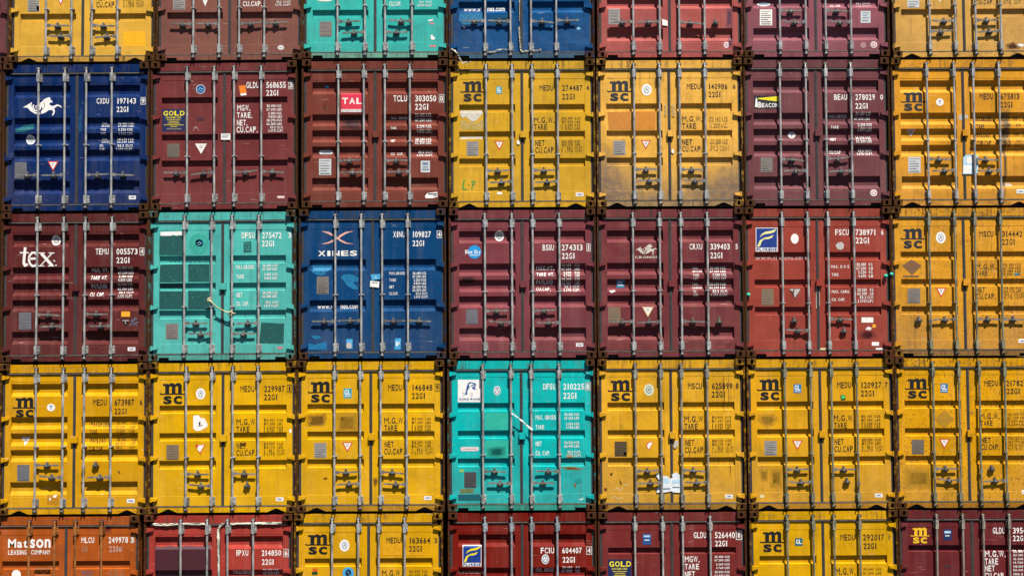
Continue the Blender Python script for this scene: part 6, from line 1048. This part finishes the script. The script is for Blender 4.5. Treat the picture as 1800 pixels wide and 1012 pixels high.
 (5, 7, 6.3255, 0.0781, 0.00212, 'G', (0.0727, 0.0096, 0.0111), 0.2, 0.3, ('R0', 'L1', 'R0', 'L1'), 'tri', 'maroon container at the bottom right with an emblem in yellow letters, numbered 395', (0.626, 1.052, 1.388, 1.812), 'warm', 0.0, True, None, 0.07,
 [('line_emblem', None, [('p',[(250,2165),(314,2165),(322,2156),(345,2174),(379,2173),(395,2155),(422,2173),(459,2173),(480,2147),(478,2044),(432,2044),(433,2129),(421,2137),(403,2130),(401,2044),(355,2045),(357,2130),(344,2137),(326,2125),(324,2045),(275,2045),(277,2139),(249,2139)],'yelb2'),('s',[(214,2049),(232,2036),(275,2038),(367,2039),(459,2038),(502,2035),(521,2048)],14,'yelb2'),('t','sc',252,480,1916,2016,'fb','yelb2')]),
  ('class_sticker', None, [('p',[(756,2145),(890,2145),(886,1969),(752,1969)],'navy2'),('p',[(771,2118),(873,2118),(873,2079),(770,2079)],'paleb2'),('p',[(781,2048),(852,2047),(852,2032),(781,2032)],'white')]),
  ('paint_patch', None, [('p',[(753,1571),(867,1571),(866,1517),(752,1517)],'maroondk')]),
  ('owner_code', None, [('t','GLDU',1564,1761,2073,2171,'c','white')]),
  ('serial_number', None, [('t','395440',1895,2226,2072,2170,'c','white')]),
  ('size_code', None, [('t','22G1',1892,2105,1951,2041,'c','white')]),
  ('weight_wording', None, [('t','M.G.W.',1430,1769,1694,1788,'c','white')]),
  ('weight_wording', None, [('t','TARE',1427,1640,1570,1671,'c','white')]),
  ('weight_wording', None, [('t','NET',1425,1583,1461,1554,'c','white')]),
  ('weight_wording', None, [('t','CU.CAP.',1423,1753,1344,1437,'c','white')]),
  ('weight_figures', None, [('t','|30.480',1895,2053,1760,1795,'c','white'),('t','KGS',2077,2156,1760,1795,'c','white'),('t','|67.200',1894,2052,1705,1740,'c','white'),('t','LBS',2076,2154,1705,1740,'c','white'),('t','|2.160',1893,2051,1643,1678,'c','white'),('t','|4.760',1892,2049,1584,1620,'c','white'),('t','|28.320',1890,2048,1522,1557,'c','white'),('t','|62.440',1889,2047,1464,1499,'c','white'),('t','|33.2',1888,2045,1397,1432,'c','white')])]),
]
GROUND_Z = 0.000

used = set('H')
for d_ in DATA:
    for part, lab, shp in d_[-1]:
        for s_ in shp:
            if s_[0] == 't': used |= set(s_[1])
load_glyphs(sorted(used))

# ------------------------------------------------------------------ containers
GROUP = 'shipping containers stacked in a wall'
LEVEL = {'A': (.619, .437, .612), 'B': (.785, .591, .600), 'C': (.7, .5, .629), 'D': (.650, .455, .612), 'E': (.810, .610, .6), 'G': (.619, .437, .620)}
MIDZ = {'A': .890, 'B': 1.105, 'C': 1.06, 'D': .915, 'E': 1.11, 'G': .890}
def build(row, col, x, z, roll, kind, rgb, rust, dirt, hand, notch, label, rods, bar, dent, lock, sill, soot, decals):
    root = bpy.data.objects.new('shipping_container', None); COL.objects.link(root)
    root.location = (x, 0, z); root.rotation_euler = (0, roll, 0); root.empty_display_size = .3
    root['label'] = label; root['category'] = 'shipping container'; root['group'] = GROUP
    rnd = random.Random(row*31+col*7)
    alb = list(rgb)
    pm = paint('door paint', alb, rust, dirt, .04+.06*rust, .22+.5*dent, soot)
    rm = paint('rail paint', [a*.92 for a in alb], min(1, rust*1.3), min(1, dirt*3.0), .20+.28*rust, .2)
    fm = paint('corroded frame paint', [a*.55 for a in alb], .9, .9, .80+.16*rnd.random(), .1)
    hm = paint('hinge paint', [a*.97 for a in alb], rust, dirt, .12+.2*rust, .1)
    st = STEEL[bar]
    obj('container_body', BODY, root, [rm])
    obj('top_rail', TOP, root, [rm]); tr = root.children[-1]
    sm = paint('sill paint', sill, min(1, rust*1.3), 1.0, .24+.28*rust, .3) if sill else rm
    br = obj('bottom_rail', BOT[notch], root, [sm, None])
    for s in (0, 1):
        p = obj('corner_post', POST[s], root, [fm])
        for t in (0, 1): obj('corner_casting', CAST[s*2+t], p, [fm, None])
    doors = []
    for s in (0, 1):
        d = obj('door', DOOR[kind, s], root, [pm]); doors.append(d)
        obj('door_gasket', GASK[s], d, [RUBBER, None])
        for hz in (.208, .879, 1.547, 2.225):
            h = obj('hinge', HINGE[s], d, [hm]); h.location.z = hz + (.02 if kind in 'DE' else 0)
    if lock: obj('lock_box', LOCK, doors[1], [hm])
    for i, rx in enumerate(rods):
        d = doors[i//2]; jx = rx + rnd.uniform(-.004, .004)
        b = obj('locking_bar', BAR, d, [st]); b.location.x = jx
        for bz, k in ((2.232, 'end'), (.198, 'end'), (MIDZ[kind], 'mid')):
            q = obj('bar_bracket', BRK[k], d, [st]); q.location = (jx, 0, bz + rnd.uniform(-.004, .004))
        for par, kz in ((tr, 2.388), (br, .060)):
            q = obj('cam_keeper', KEEP, par, [DARKSTEEL]); q.location = (jx, 0 if par is tr else -.012, kz)
        code = hand[i]; dr = 1 if code[0] == 'R' else -1; hz = LEVEL[kind][int(code[1])] + rnd.uniform(-.006, .006)
        hd = obj('handle', HAND[dr, rnd.choice((-1, 0, 0, 1))], d, [HSTEEL if bar != 'orangebar' else st]); hd.location = (jx, 0, hz)
        hd.rotation_euler.y = rnd.uniform(-.05, .05)
        if code.endswith('h'): hd.rotation_euler.y = dr*(math.pi/2) + rnd.uniform(-.05, .05); hd['label'] = 'handle hanging straight down'
        c = obj('handle_catch', CATCH, d, [HSTEEL, None]); c.location = (jx + dr*.185, 0, hz)
    for part, lab, shp in decals:
        over = part in ('seal_sticker', 'torn_paper')
        body_col = [tuple(list(s[:-1])+[s[-1]]) for s in shp]
        v, f, mi, names = decal(kind, body_col, over)
        if not f: continue
        me = bpy.data.meshes.new(part); me.from_pydata(v, [], f)
        for n in names: me.materials.append(pm if n == 'self' else cmat(n))
        me.polygons.foreach_set('material_index', mi); me.update()
        cx = sum(p[0] for p in v)/len(v)
        o = obj(part, me, doors[0] if cx < W/2 else doors[1])
        if lab: o['label'] = lab
    return root
ROOT = {}
for d_ in DATA: ROOT[d_[0], d_[1]] = build(*d_)

# ------------------------------------------------------------------ loose things on the wall
def place(row, col, x, y, z): return ROOT[row, col].matrix_basis @ Vector((x, y, z))
def loose(name, mb, mat, label, cat, smooth=True, solid=0):
    o = obj(name, mb.mesh(name, [mat], smooth)); o['label'] = label; o['category'] = cat
    if solid: m = o.modifiers.new('thickness', 'SOLIDIFY'); m.thickness = solid
    return o
def ribbon(pts, wd, seed=1):
    """a creased strip of film along a path of (x, y, z); width may vary"""
    mb = MB(); r = random.Random(seed); fine = []
    for a, b in zip(pts, pts[1:]):
        for k in range(5): fine.append(Vector(a).lerp(Vector(b), k/5))
    fine.append(Vector(pts[-1])); rows = []; w_ = wd*.7
    for i, p in enumerate(fine):
        d = (fine[min(i+1, len(fine)-1)]-fine[max(i-1, 0)]).normalized(); n = Vector((-d.z, 0, d.x)); n = n.normalized() if n.length > 1e-3 else Vector((1, 0, 0))
        w_ = min(wd*.95, max(wd*.45, w_ + wd*r.uniform(-.12, .12)))
        rows.append([p + n*w_*u + Vector((0, -abs(r.gauss(0, .007)), 0)) for u in (-.5, -.17, .17, .5)])
    for a, b in zip(rows, rows[1:]):
        for k in range(3): mb.face([a[k], a[k+1], b[k+1], b[k]])
    return mb
FILM = flat('torn white film', (.30, .28, .21), 0, .35, .6)
TAPE = flat('torn cloth tape', (.36, .34, .27), 0, .7, .7)
ROPE = flat('sun bleached rope', (.32, .27, .15), 0, .9, .35)
GREY = flat('pale grey strap', (.46, .46, .44), 0, .7, .2)
loose('torn_film', ribbon([place(1, 4, *q) for q in [(1.19, 0.04, 1.047), (1.185, 0.04, 0.876), (1.189, 0.04, 0.748), (1.184, 0.04, 0.636)]], 0.0208, 1), FILM, 'white film strip hanging at the seam of the bright blue container', 'plastic film', False, .003)
loose('torn_film', ribbon([place(1, 4, *q) for q in [(1.179, 0.034, 0.538), (1.187, 0.034, 0.363), (1.199, 0.034, 0.192), (1.215, 0.034, 0.119), (1.312, 0.034, 0.127), (1.439, 0.034, 0.131), (1.549, 0.034, 0.152)]], 0.025, 2), FILM, 'torn white film bent along the bottom gasket of the bright blue container', 'plastic film', False, .003)
loose('torn_film', ribbon([place(1, 4, *q) for q in [(0.647, 0.034, 0.109), (0.732, 0.034, 0.113), (0.827, 0.034, 0.147), (0.932, 0.034, 0.159), (1.038, 0.034, 0.146)]], 0.0271, 3), FILM, 'white film strip lower left on the bright blue container, between two locking bars', 'plastic film', False, .003)
loose('torn_film', ribbon([place(1, 4, *q) for q in [(0.049, -0.006, 0.159), (0.104, -0.006, 0.133), (0.155, -0.006, 0.069), (0.197, -0.006, -0.013), (0.235, -0.006, -0.085), (0.294, -0.006, -0.068), (0.374, -0.006, -0.06)]], 0.0417, 4), FILM, 'pale scrap dangling from the lower left corner of the bright blue container', 'plastic film', False, .003)
loose('torn_tape', ribbon([place(5, 2, *q) for q in [(0.143, 0.04, 2.322), (0.373, 0.04, 2.315), (0.703, 0.04, 2.324), (1.021, 0.04, 2.324)]], 0.0414, 5), TAPE, 'pale torn tape along the top left gasket of the red container', 'tape', False, .003)
loose('torn_tape', ribbon([place(5, 2, *q) for q in [(1.411, 0.04, 2.321), (1.692, 0.04, 2.325), (2.021, 0.04, 2.328), (2.247, 0.04, 2.326)]], 0.0386, 6), TAPE, 'pale torn tape along the top right gasket of the red container', 'tape', False, .003)
loose('torn_tape', ribbon([place(5, 2, *q) for q in [(1.321, 0.044, 2.335), (1.258, 0.044, 2.303), (1.214, 0.044, 2.235), (1.215, 0.044, 2.004), (1.222, 0.044, 1.732), (1.228, 0.044, 1.406)]], 0.0607, 7), TAPE, 'pale torn tape hanging down the middle seam of the red container', 'tape', False, .003)
loose('strap', ribbon([place(4, 4, *q) for q in [(1.062, -0.012, 1.6), (1.129, -0.012, 1.553), (1.222, -0.012, 1.48), (1.31, -0.012, 1.397), (1.402, -0.012, 1.324)]], 0.0389, 8), GREY, 'pale strap tied slantwise between two locking bars of the turquoise container', 'strap', False, .003)
rp = MB(); rp.tube([place(3, 2, *q) for q in [(1.01, -0.014, 1.016), (1.051, -0.014, 0.98), (1.109, -0.014, 0.906), (1.187, -0.014, 0.854), (1.291, -0.014, 0.806), (1.385, -0.014, 0.784), (1.453, -0.014, 0.773)]], .009, 7)
rp.tube([place(3, 2, *q) for q in [(1.02, -0.03, 1.001), (1.083, -0.03, 0.945), (1.156, -0.03, 0.88), (1.239, -0.03, 0.832), (1.344, -0.03, 0.78), (1.395, -0.03, 0.81)]], .007, 6)
rp.tube([place(3, 2, *q) for q in [(1.056, -0.012, 1.021), (1.025, -0.012, 1.037), (0.989, -0.012, 1.017), (0.999, -0.012, 0.98), (1.041, -0.012, 0.974), (1.062, -0.012, 1.0)]], .009, 6)
rp.tube([place(3, 2, *q) for q in [(1.364, -0.012, 0.821), (1.396, -0.012, 0.774), (1.385, -0.012, 0.738), (1.344, -0.012, 0.748), (1.349, -0.012, 0.79)]], .009, 6)
loose('rope', rp, ROPE, 'frayed rope tied between the middle locking bars of the turquoise container', 'rope')
GREENB = flat('glossy green', (.02, .30, .20), 0, .2, .1)  # small glossy green balls set at the green dots
bb = MB(); bb.tube([(0.059, .030 + .034*math.sin(a_), 1.030 + .001*a_) for a_ in (-1.5, -1, -.5, 0, .5, 1, 1.5)], [max(.003, .034*math.cos(a_)) for a_ in (-1.5, -1, -.5, 0, .5, 1, 1.5)], 10)
bo = obj('green_dot', bb.mesh('green_dot', [GREENB], True), ROOT[3, 6]); bo['label'] = 'round green dot at the door edge'
bb = MB(); bb.tube([(2.335, .030 + .034*math.sin(a_), 1.332 + .001*a_) for a_ in (-1.5, -1, -.5, 0, .5, 1, 1.5)], [max(.003, .034*math.cos(a_)) for a_ in (-1.5, -1, -.5, 0, .5, 1, 1.5)], 10)
bo = obj('green_dot', bb.mesh('green_dot', [GREENB], True), ROOT[3, 6]); bo['label'] = 'round green dot at the door edge'
bb = MB(); bb.tube([(-0.000, .030 + .034*math.sin(a_), 1.359 + .001*a_) for a_ in (-1.5, -1, -.5, 0, .5, 1, 1.5)], [max(.003, .034*math.cos(a_)) for a_ in (-1.5, -1, -.5, 0, .5, 1, 1.5)], 10)
bo = obj('green_dot', bb.mesh('green_dot', [GREENB], True), ROOT[3, 7]); bo['label'] = 'round green dot at the door edge'

# ------------------------------------------------------------------ the yard
mb = MB(); n = 24; S_ = 400.0
mb.face([(-S_, -S_, 0), (S_, -S_, 0), (S_, S_, 0), (-S_, S_, 0)])
m = bpy.data.materials.new('yard asphalt'); m.use_nodes = True; t = m.node_tree; bs = t.nodes['Principled BSDF']
raw, v_ = coords(t)
c = mixc(t, mapr(t, noise(t, raw, .35, 6, .65), .3, .7), (.013, .013, .013, 1), (.026, .025, .023, 1))
c = mixc(t, mapr(t, noise(t, raw, 40.0, 4), .4, .7), c, mixc(t, .5, c, (.04, .039, .036, 1)))
t.links.new(c, bs.inputs['Base Color']); bs.inputs['Roughness'].default_value = .85
g = obj('ground', mb.mesh('ground', [m])); g['kind'] = 'structure'; g['label'] = 'asphalt of the container yard'
g.location.z = GROUND_Z; g.rotation_euler.y = -.0031
